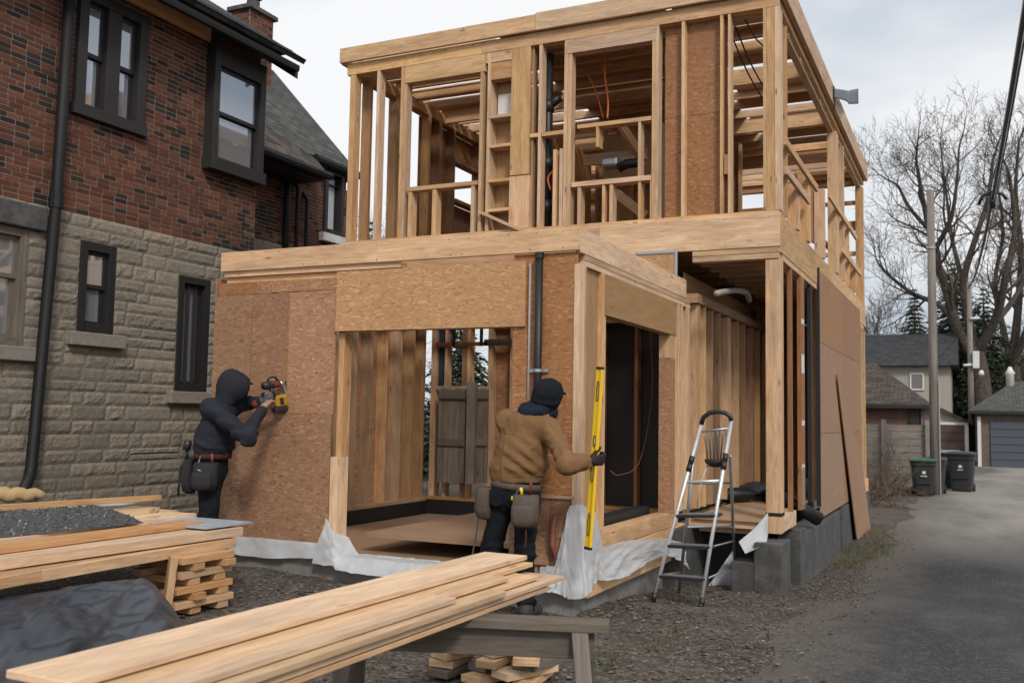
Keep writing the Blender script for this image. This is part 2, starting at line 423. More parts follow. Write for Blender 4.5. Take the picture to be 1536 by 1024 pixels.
def stones(mb,O,U,N,u0,u1,z0,z1,holes=(),ch=.155):
    O=Vector(O);U=Vector(U);N=Vector(N)
    cells(mb,O,U,N,u0,u1,z0,z1,holes,(.20,.175,.14),0)
    z=z0; r=0
    while z<z1-.04:
        hgt=min(random.choice((ch*.8,ch,ch*1.15)), z1-z)
        if z1-(z+hgt)<.07: hgt=z1-z
        for (p,q) in intervals(u0,u1,z,z+hgt,holes):
            u=p
            while u<q-1e-6:
                L=random.choice((.22,.32,.42,.55,.75))*random.uniform(.85,1.15)
                if q-(u+L)<.15: L=q-u
                rows=[(z,z+hgt)] if (random.random()>.10 or hgt<.15) else [(z,z+hgt*.5),(z+hgt*.5,z+hgt)]
                for (za,zb) in rows:
                    tone=random.uniform(.88,1.10); base=random.choice([(.285,.245,.19),(.265,.232,.185),(.305,.262,.205),(.245,.215,.172)])
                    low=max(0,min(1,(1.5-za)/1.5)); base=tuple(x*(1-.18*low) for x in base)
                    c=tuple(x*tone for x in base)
                    g=.004; a,b=u+g,u+L-g; c0,c1=za+g,zb-g
                    flat=random.random()<.3
                    nu=max(6,int((b-a)/.035)); nv=max(5,int((c1-c0)/.025)); sd=random.random()*50
                    smooth_face=random.random()<.12; amp=random.uniform(.003,.015)*(0.2 if smooth_face else 1)
                    def fn(i,j):
                        s,t=i/(nu-1),j/(nv-1)
                        e=min(1,min(s,1-s)*(b-a)/.014,min(t,1-t)*(c1-c0)/.014)
                        d=.002+ e*(.006+amp*(.45+.9*noise.noise(Vector((s*(b-a)*9+sd,t*(c1-c0)*13,sd)))+1.1*abs(noise.noise(Vector((s*(b-a)*26,t*(c1-c0)*34+sd,3))))))
                        return O+U*(a+s*(b-a))+Z3*(c0+t*(c1-c0))+N*max(.001,d)
                    mb.grid(fn,nu,nv,col=c)
                u+=L
        z+=hgt; r+=1
def rectw(px1,pyb,px2,pyt,X=XW):
    a=AX(px1,pyb,X); b=AX(px2,pyt,X)
    return (a.y,b.y,a.z,b.z)
BH=thing('brick_house','old two storey house of dark red brick above rough grey limestone with black window trim','house',(XW,9,.0))
w_up=rectw(107,163,219,28); w_up2=rectw(304,243,387,128); w_a=rectw(114,497,174,371); w_b=rectw(261,586,315,421); w_l=rectw(-60,512,42,345)
ZB=AX(230,347,XW).z; YE=AX(380,385,XW).y
holes=[w_up,w_up2,w_a,w_b,w_l]
ZT=6.62
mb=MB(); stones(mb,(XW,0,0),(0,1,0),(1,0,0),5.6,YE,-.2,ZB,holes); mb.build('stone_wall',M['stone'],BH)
mb=MB(); bricks(mb,(XW,0,0),(0,1,0),(1,0,0),5.6,YE,ZB,ZT,holes)
# return wall at the far corner
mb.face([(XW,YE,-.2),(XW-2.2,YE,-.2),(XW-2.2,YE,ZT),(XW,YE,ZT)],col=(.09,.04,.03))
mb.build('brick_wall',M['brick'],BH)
def sashwin(name,y0,y1,z0,z1,X,parent,mat,fw=.07,split=.5,proud=.02,blind=False,depth=.12,trimw=0,single=False):
    """frame in the reveal; two sashes (upper outside), panes"""
    mb=MB(); d0,d1=X-depth,X+proud
    mb.box(d0,d1,y0,y0+fw,z0,z1); mb.box(d0,d1,y1-fw,y1,z0,z1); mb.box(d0,d1,y0+fw,y1-fw,z1-fw,z1); mb.box(d0-.001,d1+.03,y0+fw,y1-fw,z0,z0+fw)
    w=mb.build(name,mat,parent,bevel=.004)
    a,b=y0+fw,y1-fw; c,d=z0+fw,z1-fw; zm=c+(d-c)*split; s=.045
    for (lo,hi,x) in ((zm-.02,d,X-.035),(c,zm+.02,X-.075)):
        if single and lo!=c: continue
        if single: hi=d
        m=MB(); m.box(x-.03,x,a,a+s,lo,hi); m.box(x-.03,x,b-s,b,lo,hi); m.box(x-.0295,x-.0005,a+s,b-s,lo,lo+s); m.box(x-.0295,x-.0005,a+s,b-s,hi-s,hi)
        m.build('sash',mat,w)
        m=MB(); m.box(x-.02,x-.012,a+s,b-s,lo+s,hi-s); m.build('pane',M['glass'],w)
    return w
def dbl(y0,y1,z0,z1,X,parent):
    mb=MB(); t=.13
    mb.box(X-.1,X+.07,y0,y0+t,z0,z1); mb.box(X-.1,X+.07,y1-t,y1,z0,z1); mb.box(X-.1,X+.068,y0+t,y1-t,z1-t,z1); mb.box(X-.1,X+.09,y0-.03,y1+.03,z0-.06,z0+.08)
    ym=(y0+y1)/2; mb.box(X-.1,X+.06,ym-.1,ym+.1,z0+.08,z1-t)
    w=mb.build('window',M['brown_trim'],parent,bevel=.006)
    for a,b in ((y0+t,ym-.1),(ym+.1,y1-t)):
        c,d=z0+.08,z1-t; zm=(c+d)/2; s=.05
        for lo,hi,x in ((zm-.02,d,X-.01),(c,zm+.02,X-.045)):
            m=MB(); m.box(x-.03,x,a,a+s,lo,hi); m.box(x-.03,x,b-s,b,lo,hi); m.box(x-.0295,x-.0005,a+s,b-s,lo,lo+s); m.box(x-.0295,x-.0005,a+s,b-s,hi-s,hi); m.build('sash',M['trim'],w)
            m=MB(); m.box(x-.02,x-.012,a+s,b-s,lo+s,hi-s); m.build('pane',M['glass'],w)
dbl(*w_up,XW,BH)
y0,y1,z0,z1=w_up2
mb=MB(); t=.11
mb.box(XW-.1,XW+.16,y0,y0+t,z0,z1+.25); mb.box(XW-.1,XW+.16,y1-t,y1,z0,z1+.25); mb.box(XW-.1,XW+.158,y0+t,y1-t,z1-.04,z1+.25); mb.box(XW-.1,XW+.19,y0-.03,y1+.03,z0-.1,z0+.07)
w=mb.build('window',M['brown_trim'],BH,bevel=.006)
a,b,c,d=y0+t,y1-t,z0+.07,z1-.04; zm=(c+d)/2; s=.05
for lo,hi,x in ((zm-.02,d,XW+.1),(c,zm+.02,XW+.06)):
    m=MB(); m.box(x-.03,x,a,a+s,lo,hi); m.box(x-.03,x,b-s,b,lo,hi); m.box(x-.0295,x-.0005,a+s,b-s,lo,lo+s); m.box(x-.0295,x-.0005,a+s,b-s,hi-s,hi); m.build('sash',M['trim'],w)
    m=MB(); m.box(x-.02,x-.012,a+s,b-s,lo+s,hi-s); m.build('pane',M['glass'],w)
wa=sashwin('window',*w_a,XW,BH,M['trim'],fw=.10,split=.52)
mb=MB(); 
y0,y1,z0,z1=w_a
for k in range(9): mb.box(XW-.118,XW-.11,y0+.16,y1-.16,z1-.2-.045*k-.036,z1-.2-.045*k)
mb.build('blind',M['white'],wa)
wb=sashwin('window',*w_b,XW,BH,M['trim'],fw=.09,split=.5,single=True)
y0,y1,z0,z1=w_b; mb=MB()
for k in range(1,3):
    yy=y0+.09+(y1-y0-.18)*k/3; mb.box(XW-.06,XW-.035,yy-.022,yy+.022,z0+.1,z1-.1)
mb.build('mullion',M['brown_trim'],wb)
sashwin('window',*w_l,XW,BH,M['weathered'],fw=.09,split=.6)
mb=MB(); y0,y1,z0,z1=w_l
mb.box(XW-.1,XW+.09,y0-.2,y1+.18,z1+.005,z1+.27); mb.build('lintel',M['block'],BH,bevel=.015)
for (y0,y1,z0,z1) in (w_a,w_b,w_l):
    mb=MB(); mb.box(XW-.08,XW+.10,y0-.14,y1+.14,z0-.16,z0-.004); mb.build('sill',M['sill'],BH,bevel=.012)
# downspout
X=XW+.13
p=[AX(104,-40,X),AX(104,40,X)]
a=AX(84,300,X); y=(AX(104,30,X).y+AX(50,690,X).y)/2
p=[(X,AX(104,30,X).y,7.0),(X,AX(84,310,X).y,a.z),(X,AX(47,700,X).y,AX(47,700,X).z),(X+.03,AX(47,700,X).y-.04,AX(47,715,X).z),(X+.2,AX(47,700,X).y-.25,AX(30,730,X).z-.05)]
mb=MB(); mb.tube(p,.062,10); ds=mb.build('downspout',M['black_metal'],BH,smooth=True)
mb=MB(); q=Vector(p[1]); mb.tube([q-Vector((0,0,.09)),q+Vector((0,0,.09))],.075,10); mb.build('joint_collar',M['black_metal'],ds,smooth=False)
# eaves: gutter, soffit, roof
XE=XW+.50
g0=AX(443,104,XE); g1=AX(255,0,XE); zg=(g0.z+g1.z)/2
yE=g0.y
mb=MB()
def gut(i,j):
    prof=[(0,.05),(0,0),(.02,-.04),(.06,-.05),(.09,-.04),(.10,.0),(.10,.045),(.09,.045),(.085,.0),(.06,-.035)]
    return (XE-.02+prof[i][0], (5.0,yE)[j], zg+prof[i][1]-.03)
mb.grid(gut,10,2); mb.build('gutter',M['black_metal'],BH)
mb=MB(); mb.box(XW-.3,XE-.03,5.0,yE-.03,zg+.20,zg+.24); mb.build('soffit',M['trim'],BH)
ye2=AX(316,50,XW+.05).y; zf=AX(316,62,XW+.05).z
mb=MB(); mb.box(XW+.02,XW+.06,5.0,ye2,zf-.01,max(zg+.199,zf+.16)); mb.build('fascia_board',M['lumber'],BH)
q_=AY(280,0,yE); sl=(q_.z-zg)/(XE-q_.x)
mb=MB(); rl=4.2
mb.hexa((XE+.1,5.0,zg+.05),((0,yE-5.0+.06,0),(-rl,0,rl*sl),(.05,0,.06))); 
f=len(mb.f)
for i in range(f): mb.uv[i]=[(mb.v[q][1],(mb.v[q][2]-zg)*1.48) for q in mb.f[i]]
mb.build('roof',M['roof_dark'],BH)
mb=MB()
mb.hexa((XE+.05,yE-.05,zg-.02),((-rl,0,rl*sl),(0,.05,0),(0,0,-.16))); mb.build('rake_board',M['trim'],BH)
# gable infill behind the main roof
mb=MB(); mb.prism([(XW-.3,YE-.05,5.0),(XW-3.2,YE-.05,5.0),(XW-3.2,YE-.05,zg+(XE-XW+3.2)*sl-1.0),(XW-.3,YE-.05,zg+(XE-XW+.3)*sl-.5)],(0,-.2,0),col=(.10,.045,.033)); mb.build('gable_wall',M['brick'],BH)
# ------------------------------------------------ rear wing
X2=-11.0
zwb=AX(430,368,X2).z
ww=rectw(483,349,514,262,X2)
mb=MB(); yEN=AX(540,262,-10.9).y
bricks(mb,(X2,0,0),(0,1,0),(1,0,0),YE-.5,yEN,zwb-.02,AX(440,240,-10.25).z+.12,[ww],bh=.068,bl=.2,tone=1.05); mb.build('rear_brick_wall',M['brick'],BH)
mb=MB(); stones(mb,(X2,0,0),(0,1,0),(1,0,0),YE-.5,yEN,zwb-1.2,zwb-.02,[],ch=.2); mb.build('rear_stone_wall',M['stone'],BH)
mb=MB(); mb.box(X2-3,X2-.02,YE,yEN-.02,-.3,zwb-1.2); mb.build('rear_base_wall',M['block'],BH)
w_=sashwin('window',*ww,X2,BH,M['trim'],fw=.09,proud=.06,single=True)
for c_ in bpy.data.objects:
    if c_.parent==w_ and c_.name.startswith('pane'): c_.data.materials[0]=M['glass_pale']
mb=MB(); y0,y1,z0,z1=ww; mb.box(X2-.05,X2+.12,y0-.1,y1+.1,z0-.16,z0-.004); mb.build('sill',M['white'],BH,bevel=.01)
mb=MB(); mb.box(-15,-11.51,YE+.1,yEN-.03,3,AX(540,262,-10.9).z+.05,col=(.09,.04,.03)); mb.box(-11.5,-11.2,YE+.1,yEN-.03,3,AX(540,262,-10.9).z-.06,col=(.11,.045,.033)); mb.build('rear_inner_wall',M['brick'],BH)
# lean-to roof between the two gables
XL=-10.25
a=AX(385,216,XL); b=AX(491,264,XL); zl=(a.z+b.z)/2
XU=-10.9
c=AX(385,165,XU); d=AX(474,238,XU)
mb=MB(); mb.prism([(XL,YE,zl),(XL,b.y,zl),(XU,d.y,d.z),(XU,YE,c.z+.1)],(0,0,-.07))
for i in range(len(mb.f)): mb.uv[i]=[(mb.v[q][1],(XL-mb.v[q][0])*1.3) for q in mb.f[i]]
mb.build('lean_to_roof',M['roof_brown'],BH)
mb=MB(); mb.tube([(XL+.05,YE-.2,zl-.05),(XL+.05,b.y+.03,zl-.05)],.07,8); mb.build('gutter',M['black_metal'],BH)
mb=MB(); mb.box(X2,XL-.04,YE,b.y-.02,zl-.14,zl-.075); mb.build('soffit',M['trim'],BH)
# grey-green main rear roof
XR=-10.9; 
e0=AX(478,238,XR); e1=AX(540,262,XR); zr=e1.z
XT=-14.0
t0=AY(410,106,e1.y); XT=t0.x; print('rear roof',e1,t0)
mb=MB(); mb.prism([(XR,YE+1.0,zr),(XR,e1.y,zr),(XT,e1.y,t0.z),(XT,YE+.2,t0.z)],(0,0,-.09))
for i in range(len(mb.f)): mb.uv[i]=[(mb.v[q][1],(XR-mb.v[q][0])*1.5) for q in mb.f[i]]
mb.build('rear_roof',M['roof_green'],BH)
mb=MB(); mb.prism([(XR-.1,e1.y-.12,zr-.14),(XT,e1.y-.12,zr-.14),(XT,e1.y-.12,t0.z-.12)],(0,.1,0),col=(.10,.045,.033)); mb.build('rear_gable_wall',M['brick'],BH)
mb=MB(); mb.tube([(XR+.06,d.y-.1,zr-.05),(XR+.06,e1.y,zr-.05)],.08,8); mb.build('gutter',M['black_metal'],BH)
# chimney
XC=-12.5
c0=AX(362,130,XC); c1=AX(412,150,XC)
cy0=AX(380,60,XC).y-.12; wdy=AX(409,60,XC).y-cy0; wdx=.46; zc0=AX(412,165,XC).z-1.0; zc1=AX(395,24,XC).z
ch=MB()
bricks(ch,(XC,0,0),(0,1,0),(1,0,0),cy0,cy0+wdy,zc0,zc1,[],bh=.075,bl=.22,tone=1.0)
bricks(ch,(XC-wdx,cy0,0),(1,0,0),(0,-1,0),0,wdx,zc0,zc1,[],bh=.075,bl=.22,tone=.95)
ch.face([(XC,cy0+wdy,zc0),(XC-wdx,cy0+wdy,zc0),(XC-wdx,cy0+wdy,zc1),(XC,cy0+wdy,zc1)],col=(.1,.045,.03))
cho=ch.build('chimney',M['brick'],BH)
mb=MB(); mb.box(XC-wdx-.07,XC+.07,cy0-.07,cy0+wdy+.07,zc1+.002,zc1+.09); mb.build('chimney_cap',M['block'],cho,bevel=.01)
mb=MB(); mx,my=XC-wdx/2,cy0+wdy/2; mb.tube([(mx,my,zc1+.12),(mx,my,zc1+.30)],.13,12); mb.build('chimney_pot',M['block'],cho)
mb=MB(); mb.tube([(mx,my,zc1+.38),(mx,my,zc1+.42)],.18,12); mb.tube([(mx-.09,my,zc1+.28),(mx-.09,my,zc1+.39)],.015,6); mb.tube([(mx+.09,my,zc1+.28),(mx+.09,my,zc1+.39)],.015,6); mb.build('chimney_cowl',M['black_metal'],cho)
mb=MB(); mb.box(XC-wdx-.03,XC+.03,cy0-.03,cy0+wdy+.03,zc0+.75,zc0+.98); mb.build('flashing',M['steel'],cho)
# wing pipes
for (px,pt,pb,r) in ((432,262,372,.06),(447,282,368,.035),(461,300,366,.035)):
    a=AX(px,pt,X2+.1); c=AX(px,pb,X2+.1); mb=MB(); mb.tube([(X2-.02,a.y,a.z+.14),(X2+.1,a.y,a.z),(X2+.1,a.y,c.z-.5)],r,8); mb.build('wall_pipe',M['black_metal'],BH,smooth=True)
mb=MB(); q=AX(394,240,X2+.3); mb.box(X2,X2+.1,YE-.02,YE+.25,q.z-.1,q.z+.35); mb.build('eave_bracket',M['cream'],BH)
# ============================================================ TIMBER FRAME HOUSE UNDER CONSTRUCTION
YG,YH,XG,XH,YF=7.03,10.13,-2.77,-1.78,18.7
TF=thing('timber_frame_house','two storey timber frame of an unfinished house with bare studs and reddish strand board','unfinished house',(-4.5,10.1,-.2))
def B(name,mat,x0,x1,y0,y1,z0,z1,bevel=0,parent=None,lab=None):
    if x0>x1: x0,x1=x1,x0
    if y0>y1: y0,y1=y1,y0
    m=MB(); m.box(x0,x1,y0,y1,z0,z1,axis=0 if mat.startswith('osb') else None); o=m.build(name,M[mat],parent or TF,bevel=bevel)
    if lab: o['label']=lab
    return o
def fx(px,py,Y): return AY(px,py,Y).x
def fz(px,py,Y): return AY(px,py,Y).z
# ---- garage: foundation and floor
B('foundation_wall','concrete',-6.45,-2.80,YG+.03,YG+.25,-.4,.235)
B('foundation_wall','concrete',-2.99,-2.80,YG+.25,9.4,-.4,.20)
B('foundation_wall','concrete',-6.45,-6.25,YG+.25,10.9,-.4,.235)
B('floor_deck','deck',-6.25,-2.99,YG+.25,10.85,.10,.262)
B('floor_deck','deck',-6.45,-2.80,YG+.03,YG+.25,.237,.26)
# ---- garage front
Xl=-6.47
B('rim_beam','lumber',-6.385,XG+.002,YG-.04,YG+.0,2.805,2.985,bevel=.004)
B('rim_beam','lumber',XG-.04,XG+.004,YG+.0,YH-.01,2.79,2.985,bevel=.004)
B('top_plate','lumber',-6.36,-4.42,YG-.012,YG+.10,2.755,2.802)
B('top_plate','lumber',-6.355,-3.20,YG+.02,YG+.12,2.70,2.752)
B('top_plate','lumber',-3.18,XG-.05,YG+.025,YG+.12,2.745,2.80)
osby=(YG-.004,YG+.010)
def osbp(x0,x1,z0,z1,y=osby,mat='osb'): return B('sheathing_panel',mat,x0+.002,x1-.002,y[0],y[1],z0+.002,z1-.002)
zs=fz(430,620,YG)
osbp(Xl,-5.095,.35,zs)
x1=fx(378,500,YG); x2=fx(431,500,YG)
osbp(Xl,x1,zs,2.585); osbp(x1,x2,zs,2.585); osbp(x2+.02,-5.075,zs,2.585)
B('stud','osb',x2-.003,x2+.02,YG+.0,YG+.02,zs,2.585)
osbp(Xl+.04,x1+.03,2.585,2.70); osbp(x1+.03,-5.8,2.585,2.70); osbp(-5.8,-5.06,2.59,2.70)
osbp(-5.065,-3.225,2.215,2.745,(YG-.03,YG-.016),'osb_light')
zb=fz(840,748,YG)
osbp(-3.345,XG-.018,zb+.03,2.80); osbp(-3.0,XG-.018,.35,zb); osbp(-3.345,-3.0,.35,zb+.0)
B('batten','lumber',-3.3,XG-.02,YG-.022,YG-.006,zb+.004,zb+.028)
B('header','lumber_in',-5.1,-3.3,YG+.03,YG+.13,2.22,2.69)
# nail heads along the sheet edges
m=MB()
for (xa,xb,za,zb2) in ((Xl,-5.1,.35,zs),(Xl,x1,zs,2.585),(x1,x2,zs,2.585),(x2+.02,-5.08,zs,2.585),(-3.345,XG-.02,.4,2.8)):
    z=za+.05
    while z<zb2:
        for x in (xa+.025,xb-.02):
            if random.random()<.6: m.box(x-.004,x+.004,osby[0]-.003,osby[0]-.0005,z-.004+jit(.02),z+.005)
        z+=.16
    x=xa+.1
    while x<xb:
        if random.random()<.7: m.box(x-.004,x+.004,osby[0]-.003,osby[0]-.0005,za+.02,za+.029)
        x+=.17
kind(m.build('nail_heads',M['steel'],TF),'stuff')
m=MB()
def dots(x0,x1,y,z0,z1,step=.4,axis=0):
    q=x0+.06
    while q<x1:
        for z in (z0+.02,z1-.02):
            u=q+jit(.05); s=random.choice((.0025,.0035,.004)); 
            if axis==0: m.box(u-s,u+s,y-.0012,y,z-s+jit(.006),z+s)
            else: m.box(y,y+.0012,u-s,u+s,z-s+jit(.006),z+s)
        q+=step*random.uniform(.5,1.3)
dots(-6.38,XG,YG-.04,2.81,2.98,.22); dots(-7.24,XH,YH-.03,3.30,3.63,.24); dots(-7.34,XH,YH-.072,6.02,6.2,.3); dots(-7.2,XH,YH-.006,5.86,6.0,.2)
dots(YG,YH,XG+.004,2.8,2.98,.2,1); dots(YH,YF,XH+.006,3.25,3.63,.25,1)
for x in (-1.93,-1.84): 
    z=.6
    while z<3.1: m.box(x-.003,x+.003,YH-.0012,YH,z-.003,z+.003); z+=random.uniform(.1,.3)
kind(m.build('nail_heads',M['darkplastic'],TF),'stuff')
# trimmers beside the big opening
B('trimmer','lumber',-5.09,-5.0,YG+.0,YG+.14,.26,1.12)
B('trimmer','lumber_in',-5.06,-5.0,YG+.03,YG+.14,1.12,2.2)
B('trimmer','lumber',-3.36,-3.30,YG+.02,YG+.14,.26,2.2)
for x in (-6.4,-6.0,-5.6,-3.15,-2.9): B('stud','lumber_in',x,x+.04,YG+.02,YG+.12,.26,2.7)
B('stud','lumber',XG-.045,XG-.0,YG-.012,YG+.1,.26,2.70,lab='pale corner stud')
# front pipes
xp=fx(812,450,YG)
m=MB(); m.tube([(xp,YG-.05,2.785),(xp,YG-.05,.9)],.031,14); vp=m.build('vent_pipe',M['pipe'],TF,smooth=True)
m=MB(); m.tube([(xp,YG-.05,2.75),(xp,YG-.05,2.80)],.036,14); m.build('pipe_collar',M['pipe'],vp)
zc=fz(812,556,YG); m=MB(); m.tube([(xp,YG-.05,zc-.012),(xp,YG-.05,zc+.012)],.036,14); m.box(xp-.08,xp+.08,YG-.03,YG-.012,zc-.012,zc+.012); m.build('pipe_clamp',M['steel'],vp)
xc=fx(796,480,YG); m=MB(); m.tube([(xc,YG-.025,2.72),(xc,YG-.025,1.0)],.009,8); m.build('conduit',M['conduit'],TF,smooth=True)
# garage inner left wall
xi=-6.33
y=YG+.22; k=0
while y<10.75:
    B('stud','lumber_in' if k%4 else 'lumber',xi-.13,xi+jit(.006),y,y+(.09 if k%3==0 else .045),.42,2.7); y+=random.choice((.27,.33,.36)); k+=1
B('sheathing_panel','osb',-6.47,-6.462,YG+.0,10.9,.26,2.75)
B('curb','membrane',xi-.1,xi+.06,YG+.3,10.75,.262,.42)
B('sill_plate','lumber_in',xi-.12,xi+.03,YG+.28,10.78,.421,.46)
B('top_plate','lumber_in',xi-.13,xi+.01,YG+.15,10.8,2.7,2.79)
YB=10.8
B('curb','membrane',xi+.061,-3.2,YB-.08,YB+.1,.262,.44)
B('sill_plate','lumber_in',xi+.04,-3.0,YB-.06,YB+.08,.441,.48)
B('top_plate','lumber_in',xi,-2.9,YB-.02,YB+.1,2.62,2.79)
def bx(px,py=550): return fx(px,py,YB)
for a,b,mt in ((648,656,'lumber'),(668,672,'lumber'),(694,702,'lumber_red'),(702,706,'lumber'),(733,739,'lumber'),(766,773,'lumber_in'),(800,806,'lumber_in'),(840,846,'lumber_in')):
    B('stud',mt,bx(a),bx(b),YB-.02,YB+.1,.48,2.62)
zr=fz(700,579,YB); zt=fz(700,517,YB)
B('rail','lumber',bx(656),bx(733),YB-.03,YB-.021,zr-.045,zr+.0)
B('rail','lumber_red',bx(656),bx(733),YB-.05,YB-.032,zt-.02,zt+.03)
B('rail','weathered',bx(728),bx(768),YB-.05,YB-.03,zt-.02,zt+.06)
for a in (681,722):
    B('rail','membrane',bx(a),bx(a+4),YB-.06,YB-.04,zt-.02,2.6)
B('sheathing_panel','osb',bx(734),-4.6,YB+.101,YB+.115,.46,2.62); B('sheathing_panel','membrane',-4.598,-2.9,YB+.101,YB+.115,.46,2.62)  # right-hand panel coloured black for the shade inside the garage
for i_ in range(4): B('stud','lumber_red',-4.4+.42*i_,-4.36+.42*i_,YB-.02,YB+.1,.48,2.62)
B('sheathing_panel','bluewrap',bx(657),bx(664),YB+.02,YB+.05,zr,2.6)
# garage ceiling joists and deck
for i in range(9):
    y=YG+.3+i*.42
    B('joist','lumber_in',xi,XG-.08,y,y+.045,2.80,2.96)
# ---- garage right side
B('top_plate','lumber',XG-.10,XG-.0,YG+.10,YH+.25,2.745,2.788)
B('top_plate','lumber',XG-.098,XG-.004,YG+.10,YH+.25,2.70,2.742)
def sy(px,py): return AX(px,py,XG).y
zh=2.355; ya,yb=sy(908,480),sy(1006,490)
o=B('header','ply',XG-.10,XG+.008,ya-.02,sy(1014,450),zh,2.698)
B('stud','lumber',XG-.09,XG-.002,YG+.1,YG+.15,.60,2.70)
B('sheathing_panel','ply',XG-.05,XG-.035,YG+.15,ya-.09,.60,2.70)
B('stud','lumber',XG-.09,XG+.0,ya-.09,ya-.022,.60,2.70)
B('trimmer','lumber',XG-.09,XG-.003,ya-.021,ya+.02,.60,zh)
B('membrane_strip','bluewrap',XG-.13,XG-.091,ya+.0,ya+.03,.60,zh)
B('trimmer','osb',XG-.12,XG+.003,yb+.0,yb+.16,.55,zh-.24)
B('trimmer','lumber',XG-.12,XG+.0,yb+.0,yb+.16,zh-.238,zh-.002)
for i,y in enumerate((yb+.17,yb+.28,yb+.42,yb+.62)): B('stud','lumber',XG-.10,XG-jit(.01),y,y+.06+.02*(i%2),.55,2.70)
for i,(z0,z1) in enumerate(((.10,.255),(.26,.415),(.42,.56))):
    B('sill_beam','lumber',XG-.20+.02*i,XG+.03-.015*i,YG+.14,yb+.3+.25*(2-i),z0,z1,bevel=.004)
B('threshold','membrane',XG-.35,XG-.21,ya,yb,.27,.62)
B('floor_deck','deck',XG-2.2,XG-.36,ya-.2,YB-.1,.40,.44)
# ---- main house second floor rim
ZR0,ZR1=3.295,3.637
xs=fx(900,360,YH)
B('rim_beam','lumber',xs,XH-.002,YH-.03,YH+.012,ZR0,ZR1,bevel=.004)
B('rim_beam','lumber',-7.24,xs-.004,YH-.028,YH+.012,ZR0,ZR1,bevel=.004)
B('top_plate','lumber',-2.70,XH-.01,YH-.02,YH+.12,3.235,3.292); B('top_plate','lumber',-2.70,XH-.012,YH-.014,YH+.12,3.175,3.232)
B('rim_beam','lumber',XH-.04,XH+.004,YH+.014,14.0,ZR0-.06,ZR1,bevel=.004); B('rim_beam','lumber',XH-.04,XH+.006,14.006,YF,ZR0-.06,ZR1,bevel=.004)
B('top_plate','lumber',XH-.12,XH-.002,YH+.13,YF,3.17,3.23)
B('rim_beam','lumber_in',-7.24,-7.2,YH+.02,YF,ZR0,ZR1)
B('rim_beam','lumber_in',-7.2,XH-.05,YF-.04,YF,ZR0,ZR1)
for i in range(20):
    y=YH+.3+i*.42
    B('joist','lumber_in',-7.19,XH-.05,y,y+.045,ZR0+.02,ZR1-.02)
B('floor_deck','ply',-7.22,XH-.045,YH+.03,YF-.02,ZR1+.002,ZR1+.02)
# metal-framed patch beside the garage roof (grey frame)
a=AY(955,378,YH-.06); b=AY(1016,402,YH-.06)
m=MB(); m.box(a.x,b.x,YH-.06,YH-.04,a.z-.03,a.z); m.box(b.x-.03,b.x,YH-.0602,YH-.0402,a.z-.4,a.z-.03); m.build('flashing',M['steel'],TF)
B('sheathing_panel','osb_light',a.x,b.x-.031,YH-.05,YH-.035,a.z-.45,a.z-.031)
# ---- second storey, front wall
YI=YH+.13
ZS=ZR1+.02
B('sill_plate','lumber',-7.22,XH-.01,YH+.0,YI,ZR1+.003,ZR1+.045)
ZS=ZR1+.046
zt0=5.855
B('top_plate','lumber',-7.26,-5.30,YH-.004,YI,zt0,6.005,bevel=.003); B('top_plate','lumber',-5.297,XH+.0,YH-.006,YI,zt0,6.005,bevel=.003)
xj=fx(806,45,YH)
B('fascia','lumber',-7.34,xj,YH-.07,YH-.02,6.008,6.20,bevel=.004); B('fascia','lumber',xj+.004,XH+.07,YH-.072,YH-.02,6.006,6.215,bevel=.004)
def st(a,b,py,z0=None,z1=None,mat='lumber',y0=None,y1=None,name='stud',lab=None):
    return B(name,mat,fx(a,py,YH),fx(b,py,YH),YH if y0 is None else y0,YI if y1 is None else y1,ZS if z0 is None else z0,zt0-.001 if z1 is None else z1,lab=lab)
st(526,534,112)
st(566,570.5,112)
st(602,606,112); st(606.3,611,112,y0=YH+.006)
zh0=fz(622,123,YH)
B('header','lumber',fx(608,112,YH),fx(728,90,YH),YH-.002,YI,zh0,zt0-.002)
zsi=fz(615,281,YH)
B('window_sill','lumber',fx(611,285,YH),fx(716,275,YH),YH-.01,YI,zsi-.05,zsi)
for a,b in ((612,617),(648,654),(706,711)): st(a,b,310,z1=zsi-.052)
st(720,724.5,150)
# niche column with little shelves
st(730,734.5,200,y1=YI+.05); 
xa,xb=fx(734,200,YH),fx(766,200,YH)
for py in (172,216,268,312):
    z=fz(750,py,YH); B('shelf','lumber',xa-.02,xb,YH-.005,YI+.05,z-.035,z)
B('blocking','lumber_in',xa,xb,YH+.005,YI,fz(750,118,YH),fz(750,93,YH))
B('backing_panel','ply',xa-.02,xb+.05,YI+.06,YI+.075,ZS,zt0)
B('header','lumber',fx(729,85,YH),fx(768,85,YH),YH+.001,YI,fz(750,92,YH),zt0-.002)
B('facing_board','lumber',fx(767,150,YH),fx(795,150,YH),YH-.006,YH+.03,fz(780,262,YH),zt0-.002); B('facing_board','lumber',fx(764,300,YH),fx(794,300,YH),YH-.008,YH+.03,ZS,fz(780,264,YH))
B('facing_board','white',xa+.03,xb-.02,YI+.03,YI+.055,fz(750,168,YH),fz(750,135,YH))
p0=AY(720,318,YH-.03); p1=AY(788,348,YH-.03)
m=MB(); m.beam(p0,p1,.035,.075,up=(0,-1,0)); m.build('brace',M['lumber'],TF)
st(796,799,150,mat='lumber_in',y0=YH+.03)
st(808,812.5,150)
st(846,851,150); st(851.3,857,150,y0=YH+.005)
st(829,833.5,290,z1=fz(835,224,YH)); st(838,843,290,z1=fz(845,222,YH),y0=YH+.01)
z=fz(822,199,YH); 
